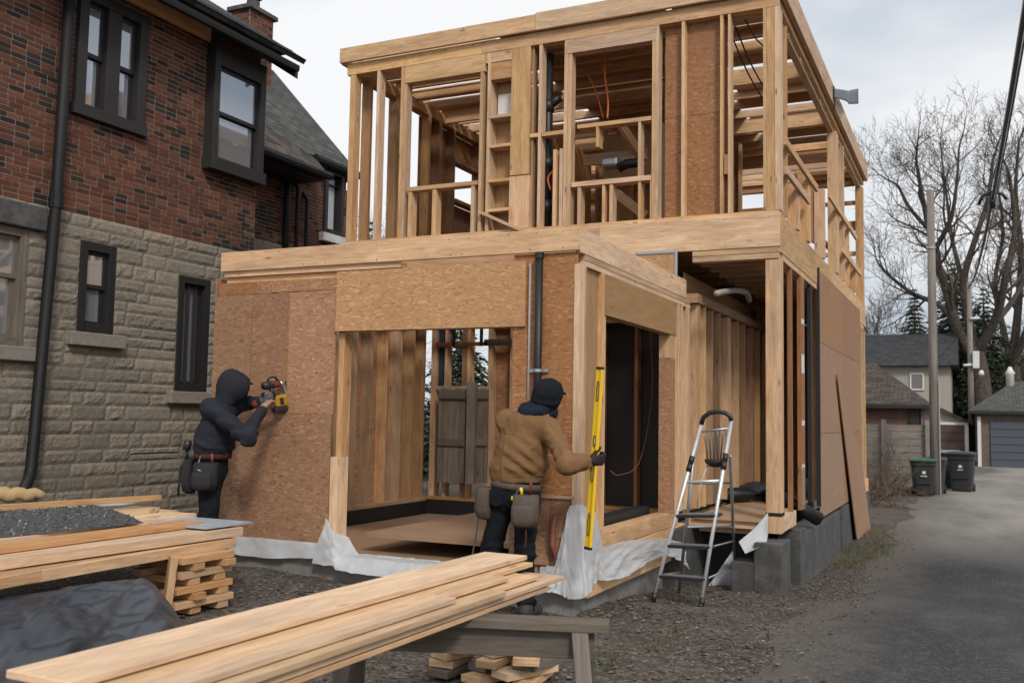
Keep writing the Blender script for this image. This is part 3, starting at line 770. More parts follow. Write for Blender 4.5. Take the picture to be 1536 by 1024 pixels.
B('blocking','lumber',fx(795,197,YH),fx(808,197,YH)-.002,YH-.002,YI,z-.035,z+.01); B('blocking','lumber',fx(812.5,197,YH)+.002,fx(846,197,YH)-.002,YH-.002,YI,z-.035,z+.01)
B('header','lumber',fx(851,70,YH),fx(986,55,YH),YH-.003,YI,fz(920,70,YH),zt0-.002,lab='deep grey header')
xa,xb=fx(866,180,YH),fx(977,180,YH)
zra=fz(920,181,YH); B('rail','lumber',xa+.002,xb-.002,YH-.004,YI,zra-.045,zra)
zsa=fz(920,268,YH); B('window_sill','lumber',fx(858,270,YH),xb-.002,YH-.012,YI,zsa-.055,zsa)
B('cripple_stud','lumber',fx(894,200,YH),fx(898,200,YH),YH,YI,fz(898,220,YH),zra-.046); 
B('cripple_stud','lumber',fx(957,220,YH),fx(961,220,YH),YH,YI,zsa+.001,zra-.046)
for a,b in ((866,871),(903,907),(914,919),(957,961),(975,977.5)): st(a,b,310,z1=zsa-.056)
st(978,982.5,150); st(982.8,988,150,y0=YH-.004)
# boarded bay
x0,x1_=fx(994,180,YH),fx(1081,180,YH); zz=fz(1030,170,YH)
B('sheathing_panel','osb',x0,x1_+.05,YI-.03,YI-.016,ZS,zz-.002); B('sheathing_panel','osb',x0,x1_+.05,YI-.03,YI-.016,zz+.002,zt0-.001)
st(1022,1027,180,y1=YI-.031)
st(1080,1084.5,180); st(1092,1096,180)
z=fz(1088,246,YH); B('blocking','lumber_red',fx(1086,246,YH),fx(1092,246,YH),YH-.002,YH+.019,z-.11,z+.1)
st(1145,1150,180,y0=YH-.006); st(1150.3,1162,180,y0=YH-.002); 
B('post','lumber',fx(1162.5,180,YH),XH+.0,YH-.004,YH+.17,ZS,zt0-.001)
# black drain pipe rising through the wall
xq=fx(822,200,YH+.2)
m=MB(); m.tube([(xq,YH+.2,ZS),(xq,YH+.2,5.8)],.055,12); dp=m.build('drain_pipe',M['pipe'],TF,smooth=True)
for py in (160,245,310):
    z=fz(822,py,YH+.2); m=MB(); m.tube([(xq,YH+.2,z-.07),(xq,YH+.2,z+.07)],.07,12); m.tube([(xq,YH+.2,z),(xq+.15,YH+.22,z+.1)],.05,10); m.build('pipe_fitting',M['pipe'],dp,smooth=True)
z=fz(820,170,YH+.2)
m=MB(); m.tube([(xq-.16,YH+.16,z-.12),(xq-.16,YH+.16,z+.14)],.05,10); m.build('pipe_insulation',M['steel'],dp)
# ---- second storey, left wall (x = -7.2)
XL2=-7.2
B('top_plate','lumber_in',XL2-.06,XL2+.08,YH+.14,YF,zt0,6.0)
B('fascia','lumber',XL2-.14,XL2-.10,YH-.02,YF,6.0,6.2)
for i,y in enumerate((AX(554,200,-7.13).y,AX(594,200,-7.13).y,12.0,12.3,12.75,13.6,14.4,15.2,16.0,16.8,17.6,18.3)):
    B('stud','lumber_in' if i<3 else 'lumber_red',XL2-.06,XL2+.08,y,y+.05+.04*(i%2),ZS,zt0)
ys=11.52
B('sheathing_panel','osb',XL2-.075,XL2-.062,11.95,12.85,ZS,zt0)
for z0,z1 in ((5.42,zt0),(4.32,4.75)): B('sheathing_panel','osb',XL2-.075,XL2-.062,12.86,YF,z0,z1)
B('rail','lumber_red',XL2-.05,XL2+.10,12.8,YF,4.75,4.80); B('rail','lumber_red',XL2-.05,XL2+.10,12.8,YF,5.36,5.41)
yq=AX(483/1,620/1,XL2).y
m=MB(); m.tube([(XL2+.25,14.0,ZS),(XL2+.25,14.0,5.4)],.05,10); m.build('drain_pipe',M['pipe'],TF,smooth=True)
m=MB(); m.tube([(XL2+.25,13.2,4.2),(XL2+.25,15.2,4.23)],.02,8); m.build('conduit',M['conduit'],TF)
# ---- roof: joists and partial deck
for i in range(20):
    y=YH+.20+i*.43
    B('roof_joist','lumber',-7.2,XH-.05,y,y+.045,(5.88 if i%5==0 else 5.985),6.09)
B('rim_beam','lumber',XH-.045,XH+.0,YH+.17,YF,5.86,6.0,bevel=.003)
B('fascia','lumber',XH+.02,XH+.07,YH-.019,YF,5.93,6.215,bevel=.004)
B('top_plate','lumber',XH-.12,XH-.046,YH+.17,YF,zt0-.06,zt0-.0)
deck=[(-5.15,-3.07,10.12,12.4),(-5.15,-3.07,12.42,14.9),(-4.9,-3.07,14.92,17.3),(-3.0,XH-.05,10.06,10.5)]
for i,(a,b,c,d) in enumerate(deck): B('roof_deck','ply' if i%2 else 'deck',a,b,c,d,6.092+.002*(i%3),6.108+.002*(i%3))
# roof slats that leave streaks of sky
for i in range(30):
    y=10.55+i*.27
    if i in (6,7,13,14,20,21,26): continue
    B('roof_slat','lumber',-3.02+jit(.1),XH-.05,y,y+.17+.05*(i%3),6.094,6.114)
for i in range(34):
    y=10.1+i*.25
    B('roof_slat','lumber',-7.28,-5.25+jit(.05) if y<13.6 else -4.95,y,y+.13+.04*(i%2),6.094,6.114)
B('partition_panel','ply',-4.75,-3.3,12.9,12.92,4.9,zt0-.3)
# ---- interior partitions upstairs
for (x,y0,y1,z1) in ((-5.75,11.6,15.0,zt0),(-3.2,10.6,12.6,4.9)):
    B('partition_panel','osb',x,x+.015,y0,y1,ZS,z1)
for i in range(5): B('stud','lumber_in',-3.25,-3.205,10.9+i*.42,10.95+i*.42,ZS,zt0)
B('partition_panel','ply',-4.9,-3.25,13.4,13.42,ZS,4.9); B('partition_panel','ply',-5.7,-3.3,15.2,15.22,ZS,zt0)
for i in range(7): B('stud','lumber_in',-5.7+i*.4,-5.655+i*.4,15.1,15.19,ZS,zt0)
for i in range(4): B('stud','lumber_in',-4.9+i*.4,-4.855+i*.4,13.3,13.39,ZS,zt0)
m=MB(); m.beam(AY(930,185,10.9),AY(968,245,11.6),.05,.13); m.build('brace',M['lumber'],TF)
m=MB(); m.beam(AY(925,290,10.9),AY(970,325,10.7),.05,.10); m.build('brace',M['lumber_in'],TF)
B('blocking','lumber',fx(875,240,11.4),fx(970,240,11.4),11.4,11.45,fz(900,246,11.4),fz(900,230,11.4))
B('duct','steel',fx(905,245,11.2),fx(930,245,11.2),11.1,11.3,fz(920,252,11.2),fz(920,238,11.2),bevel=.03)
m=MB(); m.tube([AY(928,252,11.1),AY(940,246,11.1),AY(958,244,11.1),AY(962,236,11.1)],.06,10); m.build('pipe_fitting',M['pipe'],TF,smooth=True)
# ---- back wall
zr_=4.62
for i in range(14):
    x=-7.1+i*.4
    if i in (8,9,11): continue
    B('stud','lumber',x,x+.05,YF-.14,YF-.01,ZS,zt0)
B('top_plate','lumber_in',-7.2,XH-.05,YF-.14,YF-.005,zt0,5.99); B('fascia','lumber',-7.3,XH+.07,YF+.0,YF+.05,5.95,6.2)
B('rail','lumber_in',-4.1,XH-.1,YF-.13,YF-.02,5.5,5.56); B('rail','lumber_in',-3.4,XH-.1,YF-.13,YF-.02,4.55,4.62); B('header','lumber_in',-7.1,-4.2,YF-.145,YF-.141,5.5,zt0-.01)
B('sheathing_panel','osb',-7.2,-4.2,YF-.005,YF+.008,ZS,zt0)
# ---- second storey, right side
def ssy(px,py): return AX(px,py,XH).y
def side(y,w,z0,z1,mat='lumber',d=.13,name='stud'): return B(name,mat,XH-d,XH-.002,y,y+w,z0,z1)
side(10.55,.045,ZS,zt0-.06,'lumber_in')
side(11.25,.16,ZS,4.22); side(12.05,.19,ZS,4.52); None
side(13.4,.14,ZS,4.63,'lumber'); side(14.75,.28,ZS,zt0-.06,'lumber'); side(15.6,.12,ZS,zt0-.06); 
side(18.5,.19,-.1,zt0-.06); side(16.3,.05,ZS,4.62); side(17.2,.06,ZS,4.1)
def rail(y0,y1,z,h): return B('rail','lumber',XH-.001,XH+.035,y0,y1,z-h,z,bevel=.003)
rail(10.30,12.62,4.49,.085); rail(10.36,11.95,4.19,.085); rail(13.75,17.2,4.66,.085); rail(15.2,17.9,4.13,.085)
B('sheathing_panel','lumber_red',XH-.16,XH-.14,13.0,13.5,3.9,4.66)
B('rail','lumber_in',XH-.2,XH-.15,13.0,18.4,4.1,4.16)
for z in (4.3,5.1): B('blocking','lumber_in',XH-.6,XH-.13,YF-.1,YF-.06,z-.09,z+.09)
# ---- ground floor under the overhang
XP=-2.70
B('post','lumber',-1.935,XH-.002,YH+.0,YH+.17,.36,3.17,bevel=.004); B('post_strap','black_metal',-1.937,XH+.002,YH-.003,YH+.172,.535,.57)
B('sill_beam','lumber',-1.93,XH+.03,YH-.005,10.95,.37,.50) if False else None
B('sill_beam','lumber',XH-.14,XH-.003,YH+.172,11.05,.37,.53)
for i,(y,w,mt) in enumerate(((10.35,.10,'lumber'),(10.62,.045,'lumber'),(10.98,.05,'lumber_in'),(11.3,.05,'lumber_in'),(11.75,.19,'lumber'),(12.3,.05,'lumber_in'),(12.7,.06,'lumber_in'),(13.2,.1,'lumber_red'),(13.7,.05,'lumber_in'),(14.2,.05,'lumber_in'))):
    B('stud',mt,XP-.14+.02*(i%3),XP+.01*(i%2),y,y+w,.55,2.75)
B('wall_board','ply',XP-.16,XP-.145,YH+.2,14.6,.5,3.1)
B('top_plate','lumber_in',XP-.14,XP+.02,YH+.14,14.6,2.76,2.86)
B('partition_panel','lumber_red',XP-.1,XP+.35,14.62,14.64,.5,3.1)
for i in range(3): B('stud','lumber_red',XP-.08+.3*i,XP-.03+.3*i,13.9,14.0,.5,3.1)
for i in range(10):
    y=YH+.35+i*.42; B('joist','lumber_in',XP,XH-.05,y,y+.045,3.18,ZR0)
B('floor_deck','ply',XP+.03,XH-.145,YH-.1,YF-.2,.475,.5)
B('joist','lumber',XP-.02,-1.945,YH-.06,YH-.016,.40,.474); B('joist','lumber',XP+.05,-1.96,YH+.1,YH+.15,.33,.47)
# slender studs on the alley side
side(10.80,.05,.53,3.17,'lumber_red',d=.05); side(11.42,.26,.5,3.17,'lumber_red',d=.045); side(12.2,.05,.53,3.17,'membrane',d=.05)
for z in (2.62,2.05,1.45,.95):
    o=B('stud_sticker','white',XH-.004,XH+.0005,11.45+jit(.02),11.64,z,z+(.06 if z!=2.05 else .22))
B('stud_bracket','steel',XH-.004,XH+.001,11.46,11.62,.55,.98)
# sheathed alley wall
yA=12.72
B('membrane_strip','membrane',XH-.02,XH+.031,yA-.03,yA-.004,.45,3.45)
YS=[yA,15.1,17.55]; ZSm=[.30,1.35,2.5,3.42]
for a,b in zip(YS,YS[1:]):
    for c,d in zip(ZSm,ZSm[1:]):
        B('sheathing_panel','ply_side',XH+.012,XH+.03,a+.003,b-.003,c+.003-(0.0),d-.003)
for i in range(12): side(12.9+.42*i,.045,.5,3.17,'lumber_in')
B('stud','lumber',XH-.1,XH+.02,18.0,18.1,.3,3.17,); B('sill_beam','lumber',XH-.12,XH+.03,17.7,YF,.28,.5)
# ---- main house foundation
B('foundation_block','block',-2.22,XH-.06,YH-.33,YH-.0,-.45,.10,bevel=.01); B('foundation_block','block',-1.99,XH+.06,YH-.34,YH+.16,-.44,.30,bevel=.01)
B('foundation_block','block',XH-.2,XH+.05,11.0,11.35,-.5,.32,bevel=.01)
B('foundation_wall','block',XH-.22,XH+.045,11.36,14.5,-.5,.26,bevel=.008); B('foundation_wall','block',XH-.22,XH+.03,14.9,YF+.2,-.5,.27,bevel=.008)
B('foundation_wall','membrane',XH-.3,XH-.05,14.5,14.9,-.5,.25)
B('foundation_wall','block',XP-.2,XP,9.5,YF,-.5,.4); B('foundation_wall','membrane',XP,XH-.3,YH+.5,YH+.7,-.5,.36)
B('foundation_wall','block',-7.1,-6.5,YH+.9,YF,-.5,.3)
B('floor_deck','deck',-7.1,XP-.17,YB+.2,YF,.40,.45)
# ground-floor left and rear walls, mostly open studs
for i in range(16):
    y=11.0+i*.47
    if 12.5<y<17.8: continue
    B('stud','lumber_in',-7.2,-7.08,y,y+.05,.45,3.29)
for i in range(12):
    x=-7.1+i*.44
    B('stud','lumber_red',x,x+.05,YF-.14,YF-.01,.45,3.29)
B('sheathing_panel','osb',-4.2,XP,YF+.0,YF+.012,.3,3.29)
B('partition_panel','osb',-4.15,-4.13,YB+.2,15.5,.45,3.2)
# orange cords
def cord(name,pts,r=.006,mat='orange',parent=TF):
    m=MB(); P=[Vector(p) for p in pts]; Q=[]
    for i in range(len(P)-1):
        p0=P[max(i-1,0)];p1=P[i];p2=P[i+1];p3=P[min(i+2,len(P)-1)]
        for k in range(8):
            t=k/8; Q.append(.5*((2*p1)+(p2-p0)*t+(2*p0-5*p1+4*p2-p3)*t*t+(3*p1-p0-3*p2+p3)*t**3))
    Q.append(P[-1]); m.tube(Q,r,6); return m.build(name,M[mat],parent,smooth=True)
cord('hanging_cable',[AY(908,76,10.6),AY(907,110,10.6),AY(912,150,10.6),AY(911,178,10.6)],.012)
cord('hanging_cable',[AY(880,110,10.8),AY(893,135,10.8),AY(905,178,10.8)],.010)
cord('hanging_cable',[AY(826,285,10.25),AY(822,268,10.25),AY(830,258,10.25),AY(834,275,10.25)],.012)
cord('hanging_cable',[AX(975,490,-3.1),AX(978,590,-3.1),AX(960,690,-3.2),AX(930,712,-3.3),AX(915,705,-3.4)],.004,'copper')
for k,(a,b) in enumerate((((1103,40),(1145,130)),((1100,60),(1145,150)),((1118,30),(1146,70)))): cord('hanging_cable',[AY(*a,10.5),AY((a[0]+b[0])/2,(a[1]+b[1])/2+6,11),AY(*b,11.4)],.010,'darkplastic')
cord('flexible_hose',[AX(1075,440,-2.4),AX(1090,437,-2.4),AX(1108,436,-2.4),AX(1120,440,-2.4),AX(1124,450,-2.45)],.035,'cream')
# ============================================================ LUMBER IN THE FOREGROUND
def board(name,label,cat,p0,p1,w,h,mat,group=None,bevel=.003,tilt=0):
    """p0,p1 centre-line ends at the underside"""
    p0=Vector(p0);p1=Vector(p1); m=MB(); up=Vector((math.sin(tilt),0,math.cos(tilt)))
    m.beam(p0+up*h/2,p1+up*h/2,w,h,up=up); o=m.build(name,M[mat],None,bevel=bevel); return tag(o,label,cat,group)
GB='boards laid across the sawhorse'
def fb(x0,x1,z,y0,y1,label,mat='board',h=.0215,dx=.02):
    xm=(x0+x1)/2; ym=3.3
    return board('board',label,'board',(xm+(y0-ym)*dx,y0,z),(xm+(y1-ym)*dx,y1,z),x1-x0,h,mat,GB)
fb(-2.375,-2.125,.763,1.86,4.63,'widest pale board on the very top of the stack across the sawhorse',h=.023)
fb(-2.30,-2.078,.736,1.80,4.60,'narrow showing board just under the widest top board of the sawhorse stack')
fb(-2.074,-1.985,.738,1.7,4.13,'short tan board ending early beside the top of the sawhorse stack',dx=.024)
fb(-2.17,-1.962,.709,1.7,4.40,'broad tan board in the middle of the sawhorse stack with a dark streaked edge',dx=.024)
fb(-2.37,-2.18,.709,1.75,4.45,'hidden middle board on the brick house side of the sawhorse stack')
fb(-2.13,-1.905,.682,1.65,4.61,'board of the sawhorse stack sticking out farthest towards the tan jacket worker',dx=.016)
fb(-2.37,-2.14,.682,1.75,4.4,'second lowest hidden board on the brick house side of the sawhorse stack')
fb(-1.957,-1.888,.709,1.6,3.92,'pale narrow cut board lying on the alley side of the sawhorse stack',h=.024)
fb(-2.11,-1.91,.655,1.7,4.43,'lowest board on the alley side of the sawhorse stack',dx=.014)
fb(-2.02,-1.93,.737,1.65,3.55,'short split edged strip on the alley side just below the top of the sawhorse stack',h=.022,dx=.022)
fb(-2.16,-1.99,.64,1.7,3.60,'thin plank lying lowest beside the sawhorse rail under the board stack',h=.013) if False else None
fb(-2.36,-2.13,.655,1.7,4.3,'lowest board on the brick house side of the sawhorse stack')
# ---- sawhorse
def sawhorse(cx,cy,ang,label):
    T=thing('sawhorse',label,'sawhorse',(cx,cy,0.0))
    ux=Vector((math.cos(ang),math.sin(ang),0)); uy=Vector((-ux.y,ux.x,0)); c=Vector((cx,cy,0))
    L=.60
    P=lambda a,b,z: c+ux*a+uy*b+Z3*z
    def bm(name,p0,p1,w,h,up,mat='weathered'):
        m=MB(); m.beam(p0,p1,w,h,up=up); return m.build(name,M[mat],T,bevel=.003)
    bm('top_rail',P(-L,0,.635),P(L,0,.635),.13,.038,Z3)
    bm('rail_beam',P(-L+.03,0,.555),P(L-.06,0,.555),.04,.115,Z3)
    for s in (-1,1):
        for q in (-1,1):
            a=s*(L-.12); bm('leg',P(a,q*.042,.612),P(a+s*.07,q*.27,.0),.038,.068,ux)
        m=MB(); m.beam(P(s*(L-.085),-.17,.27),P(s*(L-.085),.17,.27),.02,.09,up=Z3); m.build('brace',M['weathered'],T)
    return T
sawhorse(-1.96,3.715,R(19),'weathered grey wooden sawhorse carrying the end of the long board stack')
# ---- cut-off blocks under the sawhorse
rb=random.Random(3); k=0
CL=['grey weathered','pale','split','dark ended','short','knotty','tan','crooked','wide','thin','stained','square cut']
base=Vector((-2.52,5.05,ground_z(-2.5,5)+.02))
spots=[(-.20,.0,0,.10),(.02,-.02,0,-.1),(.22,.05,0,.3),(-.22,.02,1,.25),(0,.05,1,.0),(.2,.0,1,-.2),(-.17,.04,2,-.15),(.06,.0,2,.2),(.25,.05,2,.05),(-.12,.03,3,.1),(.1,.04,3,-.25),(.22,-.02,3,.6)]
where=['at the bottom of','at the bottom middle of','at the bottom alley side of','low on','in the core of','on the alley side of','halfway up','in the upper middle of','jutting from','on top of','topmost across','leaning on']
for i,(a,b,l,an) in enumerate(spots):
    ln=rb.uniform(.28,.38); z=base.z+l*.047; c=base+Vector((a*1.15,b*1.3,0)); d=Vector((math.cos(an+1.35),math.sin(an+1.35),0))*ln/2
    c.z=z+.001
    board('scrap_block','%s scrap wood block %s the pile under the sawhorse'%(CL[i],where[i]),'wood block',c-d,c+d,rb.uniform(.12,.16),.042,'weathered' if i%4==0 else 'lumber','scrap blocks under the sawhorse')
# ============================================================ LEFT LUMBER PILE
GL='timbers on the big lumber pile'
def lb(px0,py0,px1,py1,z,w,h,label,mat='lumber',ext=.0,side=-1,name='timber'):
    """near edge of the top face seen from (px0,py0) to (px1,py1) at height z"""
    a=AZ(px0,py0,z); b=AZ(px1,py1,z); d=(b-a).normalized(); n=Vector((-d.y,d.x,0))
    a=a-d*ext; a.z=b.z=z-h; return board(name,label,'timber',a+n*w/2,b+n*w/2,w,h,mat,GL)
lb(0,905-40,355,806,.545,.14,.07,'lowest long timber along the front of the lumber pile','lumber',.8)
lb(0,838,365,790,.62,.235,.065,'long timber with a dark split end at the front of the lumber pile','lumber',.8)
lb(0,822,306,782,.66,.22,.035,'brown front board lying on the long timbers of the lumber pile','lumber_in',.8)
lb(0,757,243,742,.765,.05,.045,'orange brown stick lying across the far side of the lumber pile','lumber_in',.8)
for i in range(5):
    x=-5.25-.24*i; lab=['second','third','fourth','fifth','farthest'][i]
    board('timber','%s timber from the front in the base layer of the lumber pile'%lab,'timber',(x+.28,2.9,.48),(x-.06,5.75+.05*i,.48),.22,.065,'lumber_in',GL)
for i in range(5):
    x=-5.38-.26*i; lab=['second','third','fourth','fifth','farthest'][i]
    board('timber','%s pale timber from the front in the upper layer of the lumber pile'%lab,'timber',(x+.22,2.9,.547),(x-.1,5.85+.08*i,.547),.245,.07,'board',GL)
for i in range(3):
    x=-5.75-.3*i; lab=['near','middle','far'][i]
    board('timber','%s white faced plank under the gravel heap on the lumber pile'%lab,'timber',(x+.15,3.0,.619),(x-.12,6.1+.1*i,.619),.28,.05,'board',GL)
# heap of grey gravel tipped on the pile
m=MB(); a=AZ(0,800,.70);b=AZ(0,757,.70);c=AZ(135,752,.70);d=AZ(186,768,.70);e=AZ(217,782,.68)
a=a+(a-e)*.3; b=b+(b-c)*.3
def matp(s,t):
    near=a.lerp(e,s); far=b.lerp(c.lerp(d,.3),s); p=near.lerp(far,t)
    ed=min(1,min(t,1-t)/.18,(1-s)/.12); ed=max(0,ed)**.6
    p.z=.671+ed*(.045+.035*noise.noise(Vector((s*4,t*3,1)))+.022*noise.noise(Vector((s*13,t*9,2)))+.012*noise.noise(Vector((s*34,t*22,3)))); return p
m.grid(lambda i,j:matp(i/70,j/40),71,41,col=(.085,.085,.087))
for _ in range(2600):
    p=matp(rb.random()*.98,rb.random()); k=rb.uniform(.35,1.5); cc=rb.choice(((.10,.10,.102),(.13,.13,.13),(.075,.075,.08),(.17,.165,.155),(.11,.105,.095)))
    if rb.random()<.03: cc=(.34,.33,.31)
    r=rb.choice((.006,.008,.010,.013))
    vs=[p+Vector(q)*r*rb.uniform(.7,1.3) for q in ((1,0,0),(-.9,.2,0),(0,1,.1),(.1,-1,0),(.1,.1,.8))]
    for f in ((0,2,4),(2,1,4),(1,3,4),(3,0,4)): m.face([vs[q] for q in f],col=tuple(x*k for x in cc))
M['gravel_heap']=vcol('grey_gravel',.9,55,.6,.008,.6)
tag(m.build('gravel_heap',M['gravel_heap']),'heap of loose grey gravel lying on top of the lumber pile','gravel heap')
# white sheet + burlap
m=MB(); 
def wsf(i,j):
    s,t=i/16,j/8; p=Vector((-6.35,3.2,.70)).lerp(Vector((-6.6,6.35,.70)),s)+Vector((-.95*t*(1-.75*s),0,0)); p.z=.69+.10*t*(1-s)+.012*noise.noise(Vector((s*7,t*5,8)))
    return p
m.grid(wsf,17,9); tag(m.build('white_sheet',M['plastic'],smooth=True,solid=.006),'white plastic sheet spread on the far side of the lumber pile','sheet')
m=MB(); A=AZ(-30,742,.80);Bq=AZ(66,740,.80)
m.tube([A.lerp(Bq,s/14)+Vector((0,0,.012*math.sin(s*1.7))) for s in range(15)],[.06*(1+.05*math.sin(s*1.3)+.02*math.sin(s*3.1))*(1-.55*(s/14)**3) for s in range(15)],14)
M['burlap']=cloth('burlap_tan',(.40,.27,.14),.25,12,150); tag(m.build('burlap_roll',M['burlap'],smooth=True),'rolled tan burlap sack lying on the white sheet','sack')
m=MB(); p=AZ(262,782,.652); 
m.box(-5.75,-5.1,5.55,6.05,.634,.646); tag(m.build('metal_sheet',plain('sheet_blue_grey',(.33,.36,.40),.45,var=.25,scale=9)),'blue grey metal sheet sticking out at the worker end of the lumber pile','metal sheet')
m=MB(); q=AZ(232,770,.7)
m.tube([q+Vector((0.02*math.cos(a*.9),.035*math.sin(a*.9),.012+.012*(a%3))) for a in range(14)],.008,6); tag(m.build('paper_scrap',M['burlap']),'small curled tan paper scrap beside the gravel heap','paper')
# crib of short blocks carrying the pile
k=0
nm=['lowest','second','third','fourth','fifth','sixth','seventh','uppermost']
cz=ground_z(-5,5.4)
for l in range(8):
    z=cz+.01+l*.05
    if l%2==0:
        for s,wd in ((-.12,'near'),(.16,'far')):
            board('crib_block','%s %s block of the crib holding up the lumber pile'%(nm[l],wd),'wood block',(-5.45+jit(.02),5.42+s,z),(-4.93+jit(.03),5.42+s+jit(.03),z),.10,.047,'lumber_in','crib blocks under the lumber pile')
    else:
        for s,wd in ((-.18,'left'),(.18,'right')):
            board('crib_block','%s %s block of the crib holding up the lumber pile'%(nm[l],wd),'wood block',(-5.18+s,5.15+jit(.03),z),(-5.18+s+jit(.02),5.66+jit(.03),z),.10,.047,'lumber_in','crib blocks under the lumber pile')
board('crib_post','dark upright timber propping the lumber pile beside the crib','timber post',(-5.02,5.1,cz+.01),(-5.0,5.13,.475),.09,.05,'lumber_in')
for i in range(8):
    z=cz+.01+i*.05
    board('crib_block','%s block of the far crib at the camera end of the lumber pile'%nm[i],'wood block',(-6.2,3.3,z) if i%2 else (-5.9,3.05,z),(-5.1,3.3,z) if i%2 else (-5.9,3.55,z),.1,.047,'lumber_in','crib blocks under the lumber pile')
# tarp over something below
m=MB()
def tf(i,j):
    s,t=i/88,j/60
    # ridge line from left to right end, then falling towards the camera
    r=Vector((-5.15,3.2,.40)).lerp(Vector((-4.72,4.95,.44)),s); f=Vector((-3.75,2.3,.02)).lerp(Vector((-3.98,4.5,.03)),s)
    p=r.lerp(f,t); p.z=.02+(r.z)*(1-t**1.7)*(1 if s<.82 else max(0,1-((s-.82)/.18)**1.6))
    if t<.12: p.z-=.02
    w=noise.noise(Vector((s*4+3,t*3,1))); w2=noise.noise(Vector((s*9+t*5,t*4,5))); w3=abs(noise.noise(Vector((s*6-t*3,t*7,9))))
    amp=math.sin(math.pi*min(1,max(0,s)))**.4
    p.z=max(.015+ground_z(p.x,p.y),p.z+(.05*w+.03*w2+.06*w3+.022*abs(noise.noise(Vector((s*15+t*6,t*11-s*4,2))))+.018*abs(noise.noise(Vector((s*9-t*12,t*9+s*14,7)))))*amp*(.4+.6*math.sin(math.pi*t))); p.x+=.06*w2; return p
m.grid(tf,89,61); tag(m.build('tarp',M['tarp'],smooth=True,solid=.004),'slate grey crumpled tarp covering material under the lumber pile','tarp')
# ============================================================ PLASTIC SHEETS
m=MB()
def p1f(i,j):
    s,t=i/40,j/8; x=-6.17+1.10*s; z=.37-.15*t-.02*t*math.sin(s*5)+.004*noise.noise(Vector((s*9,t,0)))
    return (x,YG-.015-.02*t-.012*t*math.sin(s*17)-.006*noise.noise(Vector((s*14,t*3,3))),z)
m.grid(p1f,41,9); tag(m.build('plastic_sheet',M['plastic'],smooth=True),'long white plastic strip hanging below the reddish board on the worker with drill side','plastic sheet','plastic sheets along the foundation')
m=MB()
def p2f(i,j):
    s,t=i/60,j/16
    if s<.13:   # upright flap
        q=s/.13; top=Vector((-5.09+.10*q,YG-.03,.60-.14*q)); bot=Vector((-5.20+.25*q,YG-.07,.20))
    else:
        q=(s-.13)/.87; top=Vector((-4.99+1.45*q,YG+.16,.285+.14*max(0,1-q*14))); bot=Vector((-4.95+1.42*q,YG-.08-.05*math.sin(q*4),.17-.03*math.sin(q*3)+.05*q))
    p=top.lerp(bot,t)
    if s>=.13: p.z=max(p.z, .275-.3*max(0,t-.55)) if t<.6 else p.z+.06*(1-t)
    f=noise.noise(Vector((s*22,t*3,0)))*.022+noise.noise(Vector((s*50,t*7,3)))*.009
    p.y-=abs(f)*1.3; p.z+=f*.5; return p
m.grid(p2f,61,17); tag(m.build('plastic_sheet',M['plastic'],smooth=True),'crumpled white plastic spilling over the sill of the wide garage opening','plastic sheet','plastic sheets along the foundation')
m=MB()
path=[Vector((-3.06,YG-.03,0)),Vector((-2.93,YG-.035,0)),Vector((-2.82,YG-.035,0)),Vector((-2.745,YG-.03,0)),Vector((-2.735,YG+.27,0)),Vector((-2.73,YG+.42,0)),Vector((-2.72,YG+1.3,0)),Vector((-2.70,YG+2.1,0)),Vector((-2.66,YG+2.6,0))]
tops=[.345,.36,.82,.84,.76,.47,.44,.36,.27]; bots=[.13,.14,.15,.165,.19,.22,.22,.17,.02]
def ip(arr,s):
    x=s*(len(arr)-1); i=min(int(x),len(arr)-2); f=x-i; return arr[i]*(1-f)+arr[i+1]*f
def p3f(i,j):
    s,t=i/90,j/22; p=ip(path,s).copy(); zt,zb=ip(tops,s),ip(bots,s)+.03*math.sin(s*16)
    z=zt+(zb-zt)*t; fold=(abs(noise.noise(Vector((s*24+t*2.5,t*1.6,4))))-.2)*.05+abs(noise.noise(Vector((s*45+t*12,t*14-s*9,8))))*.018+noise.noise(Vector((s*14,t*6,12)))*.02
    out=(.012+.055*t**2*(.5+.5*math.sin(s*21))+abs(fold)*(.35+t))
    k=min(1,max(0,(s*7-1.7)/.6)); nrm=Vector((k,-(1-k),0))
    if nrm.length>0: nrm.normalize()
    p=p+nrm*out; p.z=z+fold*.3; return p
m.grid(p3f,91,23); tag(m.build('plastic_sheet',M['plastic'],smooth=True),'white plastic wrapped around the garage corner below the yellow level','plastic sheet','plastic sheets along the foundation')
m=MB(); pts=[[(1152,768),(1132,792),(1108,812)],[(1152,785),(1140,805),(1118,830)],[(1152,803),(1150,812),(1136,822)]]
def p4f(i,j):
    a,b,c=pts[0],pts[1],pts[2]; u=i/8*2; v=j/8*2
    def row(r): k=min(int(v),1); f=v-k; return (r[k][0]*(1-f)+r[k+1][0]*f, r[k][1]*(1-f)+r[k+1][1]*f)
    k=min(int(u),1); f=u-k; A_,B_=row(pts[k]),row(pts[k+1]); px=A_[0]*(1-f)+B_[0]*f; py=A_[1]*(1-f)+B_[1]*f
    p=AY(px,py,YH-.06-.30*(j/8)); p.y-=.025*noise.noise(Vector((i*.6,j*.5,2))); return p
m.grid(p4f,9,9); tag(m.build('wrap_flap',M['greywrap'],smooth=True),'pale grey house wrap flap folded over the pier below the corner post','wrap')
m=MB()
def p5f(i,j):
    s,t=i/8,j/10; a=G(1062,879); b=G(1100,879); top=AY(1101,822,b.y+.03); p=a.lerp(b,s).lerp(top,t); p.y-=.03*noise.noise(Vector((s*3,t*4,2)));p.z=max(p.z,ground_z(p.x,p.y)+.01); return p
